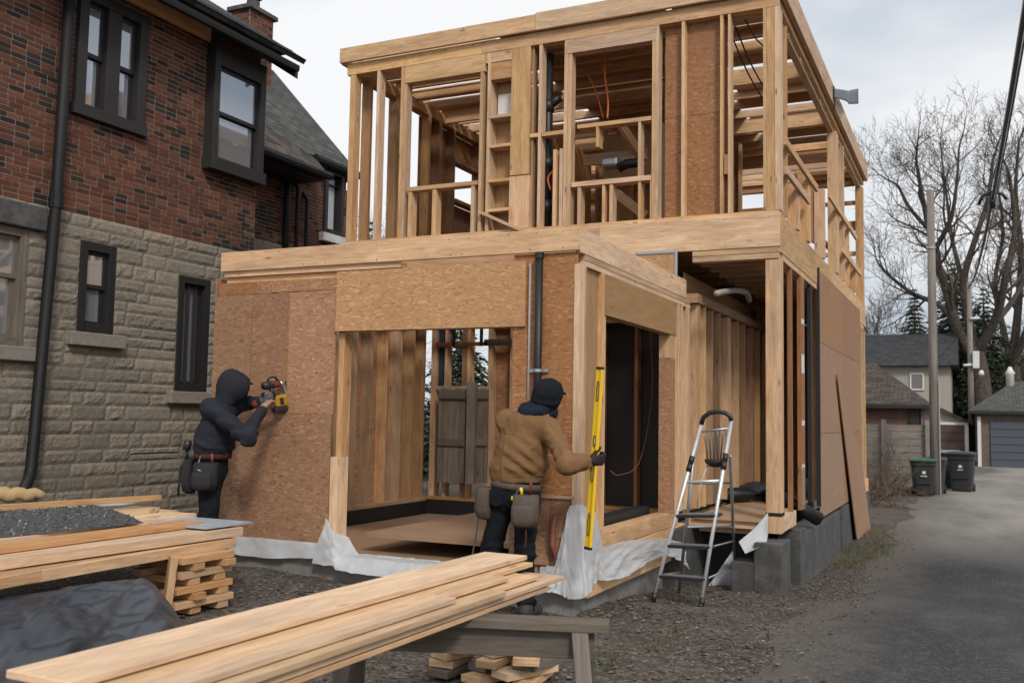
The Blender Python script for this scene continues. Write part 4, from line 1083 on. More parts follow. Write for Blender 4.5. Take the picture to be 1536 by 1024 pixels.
m.grid(p5f,9,11); tag(m.build('wrap_flap',M['greywrap'],smooth=True),'triangular pale wrap scrap hanging to the ground behind the ladder','wrap')
m=MB(); q=G(1186,868)
m.tube([q+Vector((-.09,.02,.02)),q+Vector((-.03,0,.035)),q+Vector((.04,-.03,.02)),q+Vector((.10,-.02,.03))],[.01,.022,.022,.008],6); tag(m.build('litter_scrap',M['white']),'small white crumpled scrap on the gravel in front of the pier','litter')
# ============================================================ THINGS ABOUT THE HOUSE
# old fence panel standing in the garage
FP=thing('fence_panel','old dark weathered plank gate standing at the back of the open garage','gate panel',tuple(AY(695,725,YB-.2)))
Yp=YB-.16
def fp(name,a,b,pt,pb,mat='fence_dark',y=Yp,d=.025):
    x0,x1=fx(a,650,y),fx(b,650,y); z0,z1=fz((a+b)/2,pb,y),fz((a+b)/2,pt,y); m=MB(); m.box(x0,x1,y,y+d,z0,z1); return m.build(name,M[mat],FP)
for i,(a,b) in enumerate(((657,664.5),(665,672),(672.5,680),(680.5,688),(688.5,697),(712,719),(719.5,726),(726.5,731))): fp('plank',a,b,582+(i%3),724,y=Yp)
for (pt,pb) in ((585,598),(658,668)):
    fp('rail',657,697,pt,pb,'weathered',Yp-.026); fp('rail',712,731,pt,pb,'weathered',Yp-.026)
fp('post',699,711,573,726,'fence_dark',Yp-.06,.08); fp('batten',711.5,714,580,726,'weathered',Yp-.04)
# leaning sheet
A=G(1284,810);Bq=G(1301,792);T1=AX(1256,562,XH+.06);T2=AX(1293,690,XH+.05)
A.x=max(A.x,-1.68); Bq.x=max(Bq.x,-1.66)
m=MB(); m.prism([A,Bq,T2,T1],(-.016,0,0)); tag(m.build('leaning_sheet',M['ply_side']),'loose tan plywood sheet leaning against the sheathed alley wall','plywood sheet')
# black pipe and membrane heap on the porch deck
m=MB(); p0=AZ(1088,742,.60);p1=AZ(1150,742,.575); p2=AX(1184,752,-1.95);p3=AX(1228,778,-1.66)
m.tube([p0,p0.lerp(p1,.5)+Vector((0,0,.01)),p1,p2,p3],[.085,.09,.085,.08,.085],14); tag(m.build('membrane_roll',M['pipe'],smooth=True),'long black membrane roll lying across the porch deck past the corner post','roll')
m=MB(); c=AZ(1128,735,.62)
def hf(i,j):
    s,t=i/16-.5,j/10-.5; p=c+Vector((s*.75,t*.8+.35,0)); p.z=.505+.20*max(0,1-(2*s)**2)*max(0,1-(2*t)**2)**.5+.035*noise.noise(Vector((s*7,t*7,1))); return p
m.grid(hf,17,11); tag(m.build('membrane_heap',M['tarp'],smooth=True,solid=.01),'crumpled dark sheet heaped on the porch deck behind the black roll','sheet')
# flag
q=AX(1252,165,XH+.09); FL=thing('marker_flag','small grey plastic marker flag on a stick at the roof edge','flag',tuple(q))
m=MB(); top=AX(1251,133,XH+.09); m.tube([q,top+Vector((0,0,.02))],.012,6); m.tube([top+Vector((0,-.12,0)),top+Vector((0,.02,.0))],.01,6); m.build('flag_stick',M['darkplastic'],FL)
m=MB(); b=AX(1289,135,XH+.2); 
def ff(i,j):
    s,t=i/10,j/5; w=.13+.12*s; e=top+(b-top)*s; return e+Vector((.06*math.sin(s*6),0,-w*t-.03*math.sin(s*4)))
t=NT('flag_cloth'); t.fin((.14,.15,.17),.6); M['flag']=t.m
m.grid(ff,11,6); m.build('flag_cloth',M['flag'],FL,smooth=True,solid=.004)
# ============================================================ STEP LADDER
LD=thing('step_ladder','silver aluminium step ladder with a tall hoop handle standing on the gravel','ladder',(-2.25,8.5,-.1))
gl=ground_z(-2.3,8.15)
FL0=Vector((-2.515,8.17,gl+.02));FR0=Vector((-2.095,8.15,gl+.02)); FLt=AY(1052,636,8.55);FRt=AY(1097,630,8.55)
def lt(name,pts,r,mat='alu',n=10,parent=LD):
    m=MB(); m.tube(pts,r,n); return m.build(name,M[mat],parent,smooth=True)
lt('front_rail',[FL0,FLt],.0165); lt('front_rail',[FR0,FRt],.0165)
hp=[AY(x,y,8.55) for x,y in ((1052,636),(1055,626),(1064,619),(1076,617),(1088,619),(1095,624),(1097,631))]
lt('handle',hp,.021,'darkplastic')
for p in (FL0,FR0): lt('foot',[p-Vector((0,.0,.02)),p+(FLt-FL0).normalized()*.06],.023,'darkplastic')
RL0=Vector((-2.52,9.0,ground_z(-2.5,9.0)+.01)); RR0=G(1103,874); RR0.y=max(RR0.y,8.95)
rt1=FL0.lerp(FLt,.80)+Vector((.0,.05,0)); rt2=FR0.lerp(FRt,.80)+Vector((.03,.05,0))
lt('rear_leg',[rt1,RL0],.0145,'steel'); lt('rear_leg',[rt2,RR0],.0145,'steel')
for f in (.18,.5): lt('rear_brace',[rt1.lerp(RL0,f),rt2.lerp(RR0,f)],.011,'steel')
def lstep(f,d,name='step',h=.028):
    a=FL0.lerp(FLt,f);b=FR0.lerp(FRt,f); c=(a+b)/2; m=MB()
    m.hexa(a+Vector((-.005,-.02,-h)),((b-a)+Vector((.01,0,0)),(0,d,0),(0,0,h))); s=m.build(name,M['darkplastic'],LD,bevel=.004)
    m=MB()
    for k in range(6): m.hexa(a+Vector((.02,.0+k*d/7,.0005)),((b-a)-Vector((.04,0,0)),(0,.008,0),(0,0,.003)))
    m.build('tread_rib',M['steel'],s); return s
lstep(.135,.14);lstep(.305,.15);lstep(.475,.25,'platform')
lt('stay_bar',[FL0.lerp(FLt,.135)+Vector((0,.1,-.01)),RL0.lerp(rt1,.16)],.008,'steel');lt('stay_bar',[FR0.lerp(FRt,.135)+Vector((0,.1,-.01)),RR0.lerp(rt2,.16)],.008,'steel')
lt('stay_bar',[FL0.lerp(FLt,.305)+Vector((0,.1,-.01)),RL0.lerp(rt1,.38)],.008,'steel');lt('stay_bar',[FR0.lerp(FRt,.305)+Vector((0,.1,-.01)),RR0.lerp(rt2,.38)],.008,'steel')
lt('cross_bar',[FL0.lerp(FLt,.66)+Vector((0,.02,0)),FR0.lerp(FRt,.66)+Vector((0,.02,0))],.014,'alu')
for f in (.745,.79): 
    for a,b in ((FL0,FLt),(FR0,FRt)): lt('rail_clip',[a.lerp(b,f-.022),a.lerp(b,f+.022)],.024,'darkplastic')
# tool tray hanging in the hoop
ta,tb=FL0.lerp(FLt,.955),FR0.lerp(FRt,.955)
lt('tray_bar',[ta,tb],.010,'steel')
for k in range(6):
    f=.15+.14*k; p=ta.lerp(tb,f); c=ta.lerp(tb,.5); q=p.lerp(c,.25)+Vector((0,.05,-.27)); lt('tray_rod',[p,p+Vector((0,.06,-.08)),q],.007,'steel',6)
q=ta.lerp(tb,.5)+Vector((0,.05,-.29)); m=MB(); m.loft([(q+Vector((0,0,.03)),(1,0,0),(0,1,0),.10,.07,3),(q,(1,0,0),(0,1,0),.09,.06,3),(q+Vector((0,0,-.035)),(1,0,0),(0,1,0),.05,.04,2.5)]); m.build('tray_base',M['darkplastic'],LD,smooth=True)
lt('cord',[q+Vector((-.06,0,0)),q+Vector((-.11,-.02,-.12)),q+Vector((-.15,.0,-.25)),q+Vector((-.18,.05,-.40))],.005,'white',6)
# ============================================================ PEOPLE (implicit surfaces polygonised as one skin each)
def V3(*a): return np.array(a,float)
class SDF:
    def __init__(s): s.p=[]
    def cap(s,a,b,ra,rb=None,k=.03,sub=False):
        s.p.append(('cap',np.array(a,float),np.array(b,float),ra,ra if rb is None else rb,k,sub)); return s
    def ell(s,c,r,k=.03,rot=None,sub=False):
        s.p.append(('ell',np.array(c,float),np.array(r,float),rot,None,k,sub)); return s
    def ecap(s,a,b,ra,rb,side,k=.03):
        """elliptical tapered capsule: ra=(wide,deep) at a, rb at b; side = direction of the wide axis"""
        s.p.append(('ecap',np.array(a,float),np.array(b,float),(ra,rb),np.array(side,float),k,False)); return s
    def ev(s,P):
        d=None
        for q in s.p:
            t=q[0]
            if t=='cap':
                a,b=q[1],q[2]; ab=b-a; h=np.clip(((P-a)@ab)/max(1e-9,ab@ab),0,1); e=np.linalg.norm(P-a-h[...,None]*ab,axis=-1)-(q[3]+(q[4]-q[3])*h)
            elif t=='ell':
                L=P-q[1]
                if q[3] is not None: L=L@q[3]
                n=np.linalg.norm(L/q[2],axis=-1); g=np.linalg.norm(L/(q[2]**2),axis=-1); e=n*(n-1)/np.maximum(g,1e-6)
            else:
                a,b=q[1],q[2]; ab=b-a; ln=np.linalg.norm(ab); ax=ab/ln; sd=q[4]-ax*(q[4]@ax); sd/=np.linalg.norm(sd); dp=np.cross(ax,sd)
                L=P-a; z=L@ax; h=np.clip(z/ln,0,1); ra,rb=q[3]; w=ra[0]+(rb[0]-ra[0])*h; dd=ra[1]+(rb[1]-ra[1])*h
                x=(L@sd)/w; y=(L@dp)/dd; zz=(z-h*ln)/np.minimum(w,dd); n=np.sqrt(x*x+y*y+zz*zz); e=(n-1)*np.minimum(w,dd)
            k=q[5]
            if d is None: d=e
            elif q[6]:
                hh=np.clip(.5-.5*(d+e)/k,0,1); d=d*(1-hh)-e*hh+k*hh*(1-hh)
            else:
                hh=np.clip(.5+.5*(e-d)/k,0,1); d=e*(1-hh)+d*hh-k*hh*(1-hh)
        return d
    def bounds(s):
        lo=np.full(3,1e9);hi=-lo
        for q in s.p:
            if q[6]: continue
            if q[0]=='ell': r=q[2].max(); pts=[q[1]]
            elif q[0]=='cap': r=max(q[3],q[4]); pts=[q[1],q[2]]
            else: r=max(max(q[3][0]),max(q[3][1])); pts=[q[1],q[2]]
            for p in pts: lo=np.minimum(lo,p-r); hi=np.maximum(hi,p+r)
        return lo-.03,hi+.03
def vnoise(P,f,seed):
    r=np.random.RandomState(seed); o=0
    for i in range(7):
        d=r.normal(size=3); d/=np.linalg.norm(d); o=o+np.sin(P@d*f*r.uniform(.6,1.6)+r.uniform(0,6.28)+1.3*np.sin(P@r.normal(size=3)*f*.35))
    return o/7
def nets(fn,lo,hi,h):
    n=np.ceil((hi-lo)/h).astype(int)+1
    ax=[lo[i]+h*np.arange(n[i]) for i in range(3)]
    P=np.stack(np.meshgrid(*ax,indexing='ij'),-1); F=fn(P); S=F<0
    nx,ny,nz=n
    cs=np.zeros((nx-1,ny-1,nz-1,3)); cn=np.zeros((nx-1,ny-1,nz-1))
    off=[(i,j,k) for i in (0,1) for j in (0,1) for k in (0,1)]
    sl=lambda A,o:A[o[0]:nx-1+o[0],o[1]:ny-1+o[1],o[2]:nz-1+o[2]]
    for a in off:
        for x in range(3):
            if a[x]: continue
            b=list(a); b[x]=1; fa,fb=sl(F,a),sl(F,b); m=(fa<0)!=(fb<0)
            t=np.where(m,fa/np.where(m,fa-fb,1),0)
            v=np.zeros(cs.shape); 
            for c in range(3): v[...,c]=a[c]
            v[...,x]+=t
            cs+=v*m[...,None]; cn+=m
    act=cn>0; idx=-np.ones(act.shape,int); idx[act]=np.arange(act.sum())
    ci=np.argwhere(act); verts=lo+h*(ci+cs[act]/cn[act][:,None])
    faces=[]
    for x in range(3):
        y,z=(x+1)%3,(x+2)%3
        A=np.take(S,np.arange(0,n[x]-1),axis=x); Bm=np.take(S,np.arange(1,n[x]),axis=x)
        e=np.argwhere(A!=Bm); e=e[(e[:,y]>0)&(e[:,z]>0)&(e[:,y]<n[y]-1)&(e[:,z]<n[z]-1)]
        ins=A[tuple(e.T)]
        def g(dy,dz):
            q=e.copy(); q[:,y]-=dy; q[:,z]-=dz; return idx[tuple(q.T)]
        f=np.stack([g(1,1),g(0,1),g(0,0),g(1,0)],1); f[~ins]=f[~ins][:,::-1]; faces.append(f)
    return verts,np.concatenate(faces)
def skin(name,s,mat,parent,h=.012,wr=0,wf=30,seed=1,extra=None):
    lo,hi=s.bounds()
    def fn(P):
        d=s.ev(P)
        if wr:
            q=1-np.abs(vnoise(P*np.array([1,1,.75]),wf*1.1,seed+3))*2.6; q2=1-np.abs(vnoise(P*np.array([1,1,1.3]),wf*2.0,seed+5))*2.6
            d=d+wr*vnoise(P,wf,seed)-wr*1.1*np.clip(q,0,1)**2-wr*.6*np.clip(q2,0,1)**2+wr*.8
        if extra is not None: d=extra(P,d)
        return d
    v,f=nets(fn,lo,hi,h)
    c=Vector(((v[:,0].min()+v[:,0].max())/2,(v[:,1].min()+v[:,1].max())/2,v[:,2].min()))
    me=bpy.data.meshes.new(name); me.from_pydata((v-np.array(c)).tolist(),[],f.tolist()); me.materials.append(mat); me.shade_smooth(); me.update()
    o=bpy.data.objects.new(name,me); C.objects.link(o); o.location=c; WL[o.name]=c
    if parent is not None: attach(o,parent)
    m=o.modifiers.new('Smooth','SMOOTH'); m.factor=.5; m.iterations=2
    return o
def nrm(v): v=np.array(v,float); return v/np.linalg.norm(v)
def hand(s,w,fwd,palm,curl=(.6,.8,.6),grow=0.0,side=1,spread=.10,thumb=(.75,.55,.45),tc=.5):
    """palm and five separate fingers; fwd wrist->knuckles, palm = way the palm faces, side +1: thumb to palm x fwd"""
    X=nrm(fwd); Z=nrm(np.array(palm)-X*(np.array(palm)@X)); Y=np.cross(Z,X)*side
    w=np.array(w,float); L=lambda a,b,c: w+X*a+Y*b+Z*c
    g=grow
    s.cap(L(-.03,0,0),L(.03,0,0),.026+g,.03+g,k=.02)
    for b in (-.028,-.009,.009,.028): s.cap(L(.02,b*.8,0),L(.085,b,0),.015+g,.0125+g,k=.012)
    for i,(b,l,r) in enumerate(((.030,.040,.0092),(.010,.046,.0096),(-.010,.042,.0092),(-.029,.032,.0082))):
        p=L(.088,b,0); a=spread*(1.5-i)*.5; d=X*math.cos(a)+Y*math.sin(a); an=0
        for q,(ll,cu) in enumerate(zip((l,l*.62,l*.5),curl)):
            an+=cu*(1+.08*(i-1.5)); dd=d*math.cos(an)+Z*math.sin(an); e=p+dd*ll; s.cap(p,e,r+g-.0006*q,r+g-.0006*(q+1),k=.004); p=e
    p=L(.015,.030,.006); d=nrm(X*thumb[0]+Y*thumb[1]+Z*thumb[2])
    for ll,r in ((.045,.0125),(.034,.0108),(.026,.0095)):
        e=p+d*ll; s.cap(p,e,r+g,r+g-.001,k=.010); p=e; d=nrm(d+Z*tc*.5-Y*tc*.35)
    return L
def head(s,c,face,up):
    """skull, jaw, nose, ears, brow, lips carved on one skin"""
    F=nrm(face); U=nrm(np.array(up)-F*(np.array(up)@F)); S=np.cross(F,U); c=np.array(c,float); L=lambda f,u,r:c+F*f+U*u+S*r
    rot=np.stack([F,S,U],1)
    s.ell(L(-.01,.02,0),(.098,.078,.105),k=.03,rot=rot); s.ell(L(.03,-.06,0),(.062,.056,.062),k=.04,rot=rot)
    s.cap(L(.085,.0,0),L(.104,-.035,0),.009,.014,k=.015); s.cap(L(.085,-.07,-.018),L(.085,-.07,.018),.008,k=.01); s.cap(L(.082,.022,-.035),L(.082,.022,.035),.010,k=.012)
    for q in (-1,1):
        s.ell(L(.0,-.01,q*.080),(.022,.009,.032),k=.008,rot=rot); s.ell(L(.080,.004,q*.032),(.012,.013,.010),k=.008,rot=rot)
    return L,rot
def pouch(name,c,fw,w,h,d,mat,parent,lean=0):
    """open nail pouch; c = top centre, fw = outward"""
    F=Vector(fw).normalized(); S=Vector((-F.y,F.x,0)); c=Vector(c); m=MB()
    secs=[]
    for t,sw,sd in ((0,.92,.85),(.08,1.0,1.0),(.35,1.02,1.1),(.7,1.0,1.15),(.93,.82,.95),(1.0,.5,.55)):
        secs.append((c-Z3*h*t+F*(d*.5*sd*.9)+S*.0,S,F,w/2*sw,d/2*sd,3.2))
    m.loft(secs,20,cap0=False); o=m.build(name,mat,parent,smooth=True,solid=.006)
    return o
rr0=random.Random(9)
# ------------------------------------------------------------------ worker in the tan jacket
def worker_tan():
    gz=ground_z(-3.1,6.7)+.02
    T=thing('person','worker in tan canvas jacket and black cap seen from behind, holding a yellow level upright','person',(-3.13,6.68,gz))
    hipc=V3(-3.13,6.68,.97)
    hl,hr=V3(-3.235,6.68,.93),V3(-3.035,6.68,.93); kl,kr=V3(-3.31,6.65,.50),V3(-3.035,6.64,.49); al,ar=V3(-3.37,6.66,gz+.10),V3(-3.02,6.66,gz+.10)
    chest=V3(-3.07,6.70,1.40); neck=V3(-3.00,6.72,1.545); hc=V3(-2.905,6.75,1.655)
    sl,sr=V3(-3.235,6.72,1.475),V3(-2.855,6.68,1.405)
    er=np.array(AY(851,696,6.52)); wr=np.array(AY(881,691,6.68)); el=V3(-3.28,6.90,1.26); wl=V3(-3.17,6.955,1.42)
    face=nrm((.60,.80,.10)); up=nrm((.30,-.05,1))
    hd=nrm(np.array(AY(898,690,6.72))-wr)
    # body: one continuous skin
    b=SDF()
    b.ecap(hipc,chest,(.155,.11),(.17,.115),(1,.05,0),k=.05); b.cap(chest,neck,.09,.062,k=.06); b.cap(neck,hc-V3(0.01,0,.05),.058,.055,k=.03)
    for h_,k_,a_ in ((hl,kl,al),(hr,kr,ar)): b.cap(h_,k_,.085,.055,k=.04); b.cap(k_,a_,.052,.038,k=.02); b.cap(a_-V3(0,0,.05),a_+V3(.02,.14,-.07),.035,.03,k=.02)
    b.cap(neck,sl,.06,.06,k=.05); b.cap(neck,sr,.06,.06,k=.05)
    for s_,e_,w_ in ((sl,el,wl),(sr,er,wr)): b.cap(s_,e_,.05,.038,k=.03); b.cap(e_,w_,.037,.026,k=.015)
    head(b,hc,face,up)
    hand(b,wr+hd*.02,hd,(-.25,.75,.3),(1.0,1.1,.7),side=-1); hand(b,wl+V3(.02,0,.04),(.3,.1,1),(0,1,0),(.25,.3,.2),side=1)
    skin('body',b,M['skin'],T,h=.0085)
    # jacket
    j=SDF()
    j.ecap(V3(-3.135,6.68,1.03),V3(-3.10,6.69,1.22),(.200,.150),(.195,.152),(1,.05,0),k=.05)
    j.ecap(V3(-3.10,6.69,1.22),V3(-3.055,6.70,1.415),(.195,.150),(.175,.135),(1,.04,-.15),k=.06)
    j.cap(V3(-3.02,6.71,1.47),sl+V3(.0,0,-.015),.095,.082,k=.06); j.cap(V3(-3.02,6.71,1.47),sr+V3(-.01,0,0),.095,.085,k=.06)
    j.cap(sr,er,.084,.066,k=.04); j.cap(er,wr-hd*.01,.066,.047,k=.03); j.cap(sl,el,.078,.062,k=.04); j.cap(el,wl-V3(0,0,.02),.06,.045,k=.03)
    def hem(P,d):
        z=P[...,2]; x=P[...,0]
        far=(x<-2.92)
        cut=np.where(far,(1.005+.02*(x+3.13))-z,-1.0)
        d=np.maximum(d,cut)
        # folds sweeping from the right armpit to the left waist, and rings round the sleeve
        fo=np.sin((z*1.0+x*.95)*62+2.4*np.sin(x*9))*np.exp(-((z-1.17)/.13)**2)*np.exp(-((x+3.02)/.14)**2)
        a=er-sr; t=((P-sr)@a)/(a@a); a2=wr-er; t2=((P-er)@a2)/(a2@a2)
        slv=np.sin(t*25+x*30)*np.exp(-((t-.75)/.35)**2)+np.sin(t2*24)*np.exp(-((t2-.2)/.35)**2)
        seam=np.exp(-((z-1.345-.15*(-(x+3.05)))/.006)**2)*.002*(P[...,1]<6.66)
        rib=np.exp(-((z-1.045)/.006)**2)*.0025
        hemline=np.exp(-((z-1.075)/.005)**2)*.003; bag=-.016*np.exp(-((z-1.12)/.06)**2); sl_=np.exp(-((t-.06)/.03)**2)*.004*(x>-2.9)
        return d+.011*fo+.006*slv*(x>-2.86)+seam*1.5+rib+hemline+bag+sl_
    skin('jacket',j,M['jacket'],T,h=.0085,wr=.0078,wf=19,seed=4,extra=hem)
    c=SDF(); c.cap(wr-hd*.028,wr-hd*.005,.046,.045,k=.01); skin('cuff',c,M['jacket'],T,h=.008)
    # navy hood lying on the shoulders
    h=SDF(); 
    h.ell(V3(-3.005,6.665,1.535),(.105,.075,.055),k=.03); h.ell(V3(-3.045,6.64,1.50),(.075,.045,.05),k=.03); h.cap(V3(-3.075,6.70,1.545),V3(-2.93,6.67,1.535),.05,.05,k=.03)
    h.cap(V3(-3.08,6.74,1.555),V3(-2.90,6.78,1.535),.058,.06,k=.04); h.cap(V3(-2.985,6.70,1.56),V3(-2.935,6.72,1.60),.075,.07,k=.03)
    skin('hood',h,M['hood'],T,h=.009,wr=.006,wf=32,seed=7)
    # cap, knitted with a short peak
    F=nrm(face);U=nrm(up-F*(up@F));S=np.cross(F,U); rot=np.stack([F,S,U],1); L=lambda f,u,r:hc+F*f+U*u+S*r
    k=SDF(); k.ell(L(-.008,.030,0),(.124,.104,.112),k=.02,rot=rot); k.cap(L(-.06,-.05,0),L(-.01,-.05,0),.075,.085,k=.06)
    def capcut(P,d):
        q=(P-hc)@U; f=(P-hc)@F; rib=.0016*np.sin(((P-hc)@S)*160)
        sl_=.005*np.sin(q*95+((P-hc)@S)*18)*np.exp(-((q+.05)/.055)**2)*(f<.03)
        return np.maximum(d,-(q+.125+np.clip(f-.02,0,1)*-1.7))+rib*.5*(q>-.02)+sl_
    skin('cap',k,M['cap'],T,h=.008,wr=.004,wf=24,seed=3,extra=capcut)
    pk=SDF(); pk.ell(L(.100,.028,0),(.050,.060,.012),k=.01,rot=np.stack([nrm(F-U*.35),S,nrm(U+F*.35)],1)); skin('cap_peak',pk,M['cap'],T,h=.007)
    hb=SDF(); hb.ell(L(-.055,-.03,0),(.05,.066,.045),k=.02,rot=rot); skin('hair',hb,M['hair'],T,h=.009,wr=.003,wf=70)
    # glove
    g=SDF(); hand(g,wr+hd*.02,hd,(-.25,.75,.3),(1.0,1.1,.7),grow=.0025,side=-1); g.cap(wr-hd*.02,wr+hd*.02,.034,.03,k=.02); skin('glove',g,M['glove_dark'],T,h=.0042)
    # trousers
    p=SDF()
    p.ecap(V3(-3.135,6.68,.90),V3(-3.135,6.68,1.035),(.180,.132),(.178,.125),(1,0,0),k=.05)
    p.ell(V3(-3.20,6.625,.90),(.095,.085,.10),k=.05); p.ell(V3(-3.065,6.625,.90),(.095,.085,.10),k=.05)
    for h_,k_,a_ in ((hl,kl,al),(hr,kr,ar)): p.cap(h_-V3(0,0,.03),k_,.104,.077,k=.035); p.cap(k_,a_+V3(0,0,-.03),.078,.070,k=.03)
    def tro(P,d):
        z=P[...,2]; wgt=np.exp(-((z-.48)/.10)**2)+1.4*np.exp(-((z-.16)/.08)**2)+.6*np.exp(-((z-.84)/.05)**2)
        fo=np.sin(z*95+4*np.sin(P[...,0]*16)+P[...,1]*25)*wgt; return np.maximum(d+.006*fo,z-1.045)
    tr=skin('trousers',p,M['denim'],T,h=.0095,wr=.008,wf=18,seed=6,extra=tro)
    for bx_,lab in ((-3.225,''),(-3.05,'')):
        m=MB(); pts=[(bx_-.055,6.535,.955),(bx_+.055,6.535,.955),(bx_+.052,6.53,.845),(bx_,6.53,.825),(bx_-.052,6.53,.845)]
        m.prism(pts,(0,.02,0)); m.build('back_pocket',M['denim'],tr,bevel=.004)
    m=MB(); m.box(-3.095,-3.075,6.522,6.528,.885,.915); m.build('pocket_patch',M['yellow'],tr)
    for a_ in (al,ar):
        q=SDF(); q.cap(a_+V3(0,-.03,-.055),a_+V3(.02,.15,-.065),.052,.045,k=.03); q.cap(a_+V3(0,-.01,.04),a_+V3(0,-.01,-.04),.055,.055,k=.03)
        skin('boot',q,M['boot'],T,h=.01,extra=lambda P,d:np.maximum(d,(gz-.005)-P[...,2]))
    # belt with two pouches
    bt=MB()
    def bf(i,j):
        a=2*math.pi*i/40; z=(1.0,1.004,.962,.958)[j] ; o=(.0,.012,.012,.0)[j]; return (-3.135+(.184+o)*math.cos(a),6.68+(.137+o)*math.sin(a),z+.012*math.cos(a)*-1)
    bt.grid(bf,40,4,wrapu=True); belt=bt.build('tool_belt',M['leather'],T,smooth=True,solid=.004)
    po=pouch('pouch',(-3.315,6.62,.965),(-.85,-.5,0),.16,.24,.11,M['leather'],belt)
    po2=pouch('pouch',(-2.98,6.545,.93),(.30,-.9,0),.19,.24,.10,M['leather'],belt); pouch('pouch_pocket',(-2.965,6.455,.86),(.30,-.9,0),.165,.155,.05,M['leather'],po2)
    m=MB(); m.tube([(-3.03,6.53,.985),(-3.035,6.50,.95),(-3.05,6.49,.91)],.009,6); m.build('strap',M['leather'],po2)
    m=MB(); m.tube([(-2.93,6.49,.93),(-2.915,6.48,1.0),(-2.925,6.48,1.03)],.010,8); m.build('pliers_handle',M['red'],po2,smooth=True)
    m=MB(); m.tube([(-2.985,6.47,.93),(-2.99,6.465,.985)],.012,8); m.build('tool_handle',M['yellow'],po2,smooth=True)
    m=MB(); m.tube([(-2.945,6.46,.80),(-2.94,6.455,.62),(-2.945,6.45,.56)],.007,6); m.build('dangling_strap',M['beltred'],po2)
    m=MB(); m.tube([(-3.36,6.56,.90),(-3.39,6.54,.6),(-3.42,6.53,.42),(-3.44,6.53,.36)],.006,6); m.build('dangling_cord',M['leather'],po)
    return T
worker_tan()
# red strap hanging on the sheet beside his knee
m=MB(); P=[AY(x,y,YG-.06) for x,y in ((833,772),(829,790),(828,815),(833,838))]; m.tube(P,[.012,.022,.024,.016],6); tag(m.build('hanging_strap',M['copper'],smooth=True),'reddish strap hanging on the strand board beside the tan jacket worker\'s knee','strap')
# ---- spirit level
def level():
    top=AY(900.5,550,6.73); bot=AY(882,824,6.73); ax=(top-bot); Ln=ax.length; ax=ax/Ln
    T=thing('spirit_level','long yellow spirit level held upright beside the garage corner','spirit level',tuple(bot))
    sd=ax.cross(Vector((-.45,-.89,0))).normalized()*-1; fw=ax.cross(sd).normalized()
    if fw.y>0: fw=-fw
    if sd.x<0: sd=-sd
    w,t=.058,.024
    Pt=lambda u,a,d: bot+ax*u+sd*a+fw*d
    wins=[(.10,.27),(.55,.68) if False else (.56,.70),(.73,.84),(1.14,1.29)]
    wins=[(.10,.28),(.51,.66),(.78,.87),(1.13,1.29)]
    s=Ln/1.40; wins=[(a*s,b*s) for a,b in wins]
    m=MB()
    def slab(u0,u1,a0,a1,d0,d1): m.hexa(Pt(u0,a0,d0),(ax*(u1-u0),sd*(a1-a0),fw*(d1-d0)),axis=0)
    slab(.02,Ln-.02,-w/2,-w/2+.013,-t/2,t/2); slab(.02,Ln-.02,w/2-.013,w/2,-t/2,t/2)
    u=.02
    for a,b in wins+[(Ln-.02,None)]:
        slab(u,a,-w/2+.0131,w/2-.0131,-t/2+.004,t/2-.004)
        u=b
    body=m.build('level_body',M['yellow'],T,bevel=.0015)
    for i,(a,b) in enumerate(wins):
        m=MB(); n=24; ring=[]
        for k in range(n):
            an=2*math.pi*k/n; uu=(a+b)/2+((b-a)/2-.006)*math.copysign(abs(math.sin(an))**.5,math.sin(an)); aa=.0125*math.copysign(abs(math.cos(an))**.7,math.cos(an)); ring.append(Pt(uu,aa,t/2-.002))
        ring.append(ring[0]); m.tube(ring,.0032,6,cap=False); f=m.build('hand_hole' if i in (0,3) else 'vial_window',M['darkplastic'],T)
        if i in (1,2):
            m=MB(); m.tube([Pt((a+b)/2-.03,0,0),Pt((a+b)/2+.03,0,0)],.008,10); m.build('vial',M['vial'],f,smooth=True)
    for u0,u1 in ((0,.0199),(Ln-.0199,Ln)):
        m=MB(); m.hexa(Pt(u0,-w/2-.002,-t/2-.002),(ax*(u1-u0),sd*(w+.004),fw*(t+.004))); m.build('end_cap',M['darkplastic'],T,bevel=.002)
level()
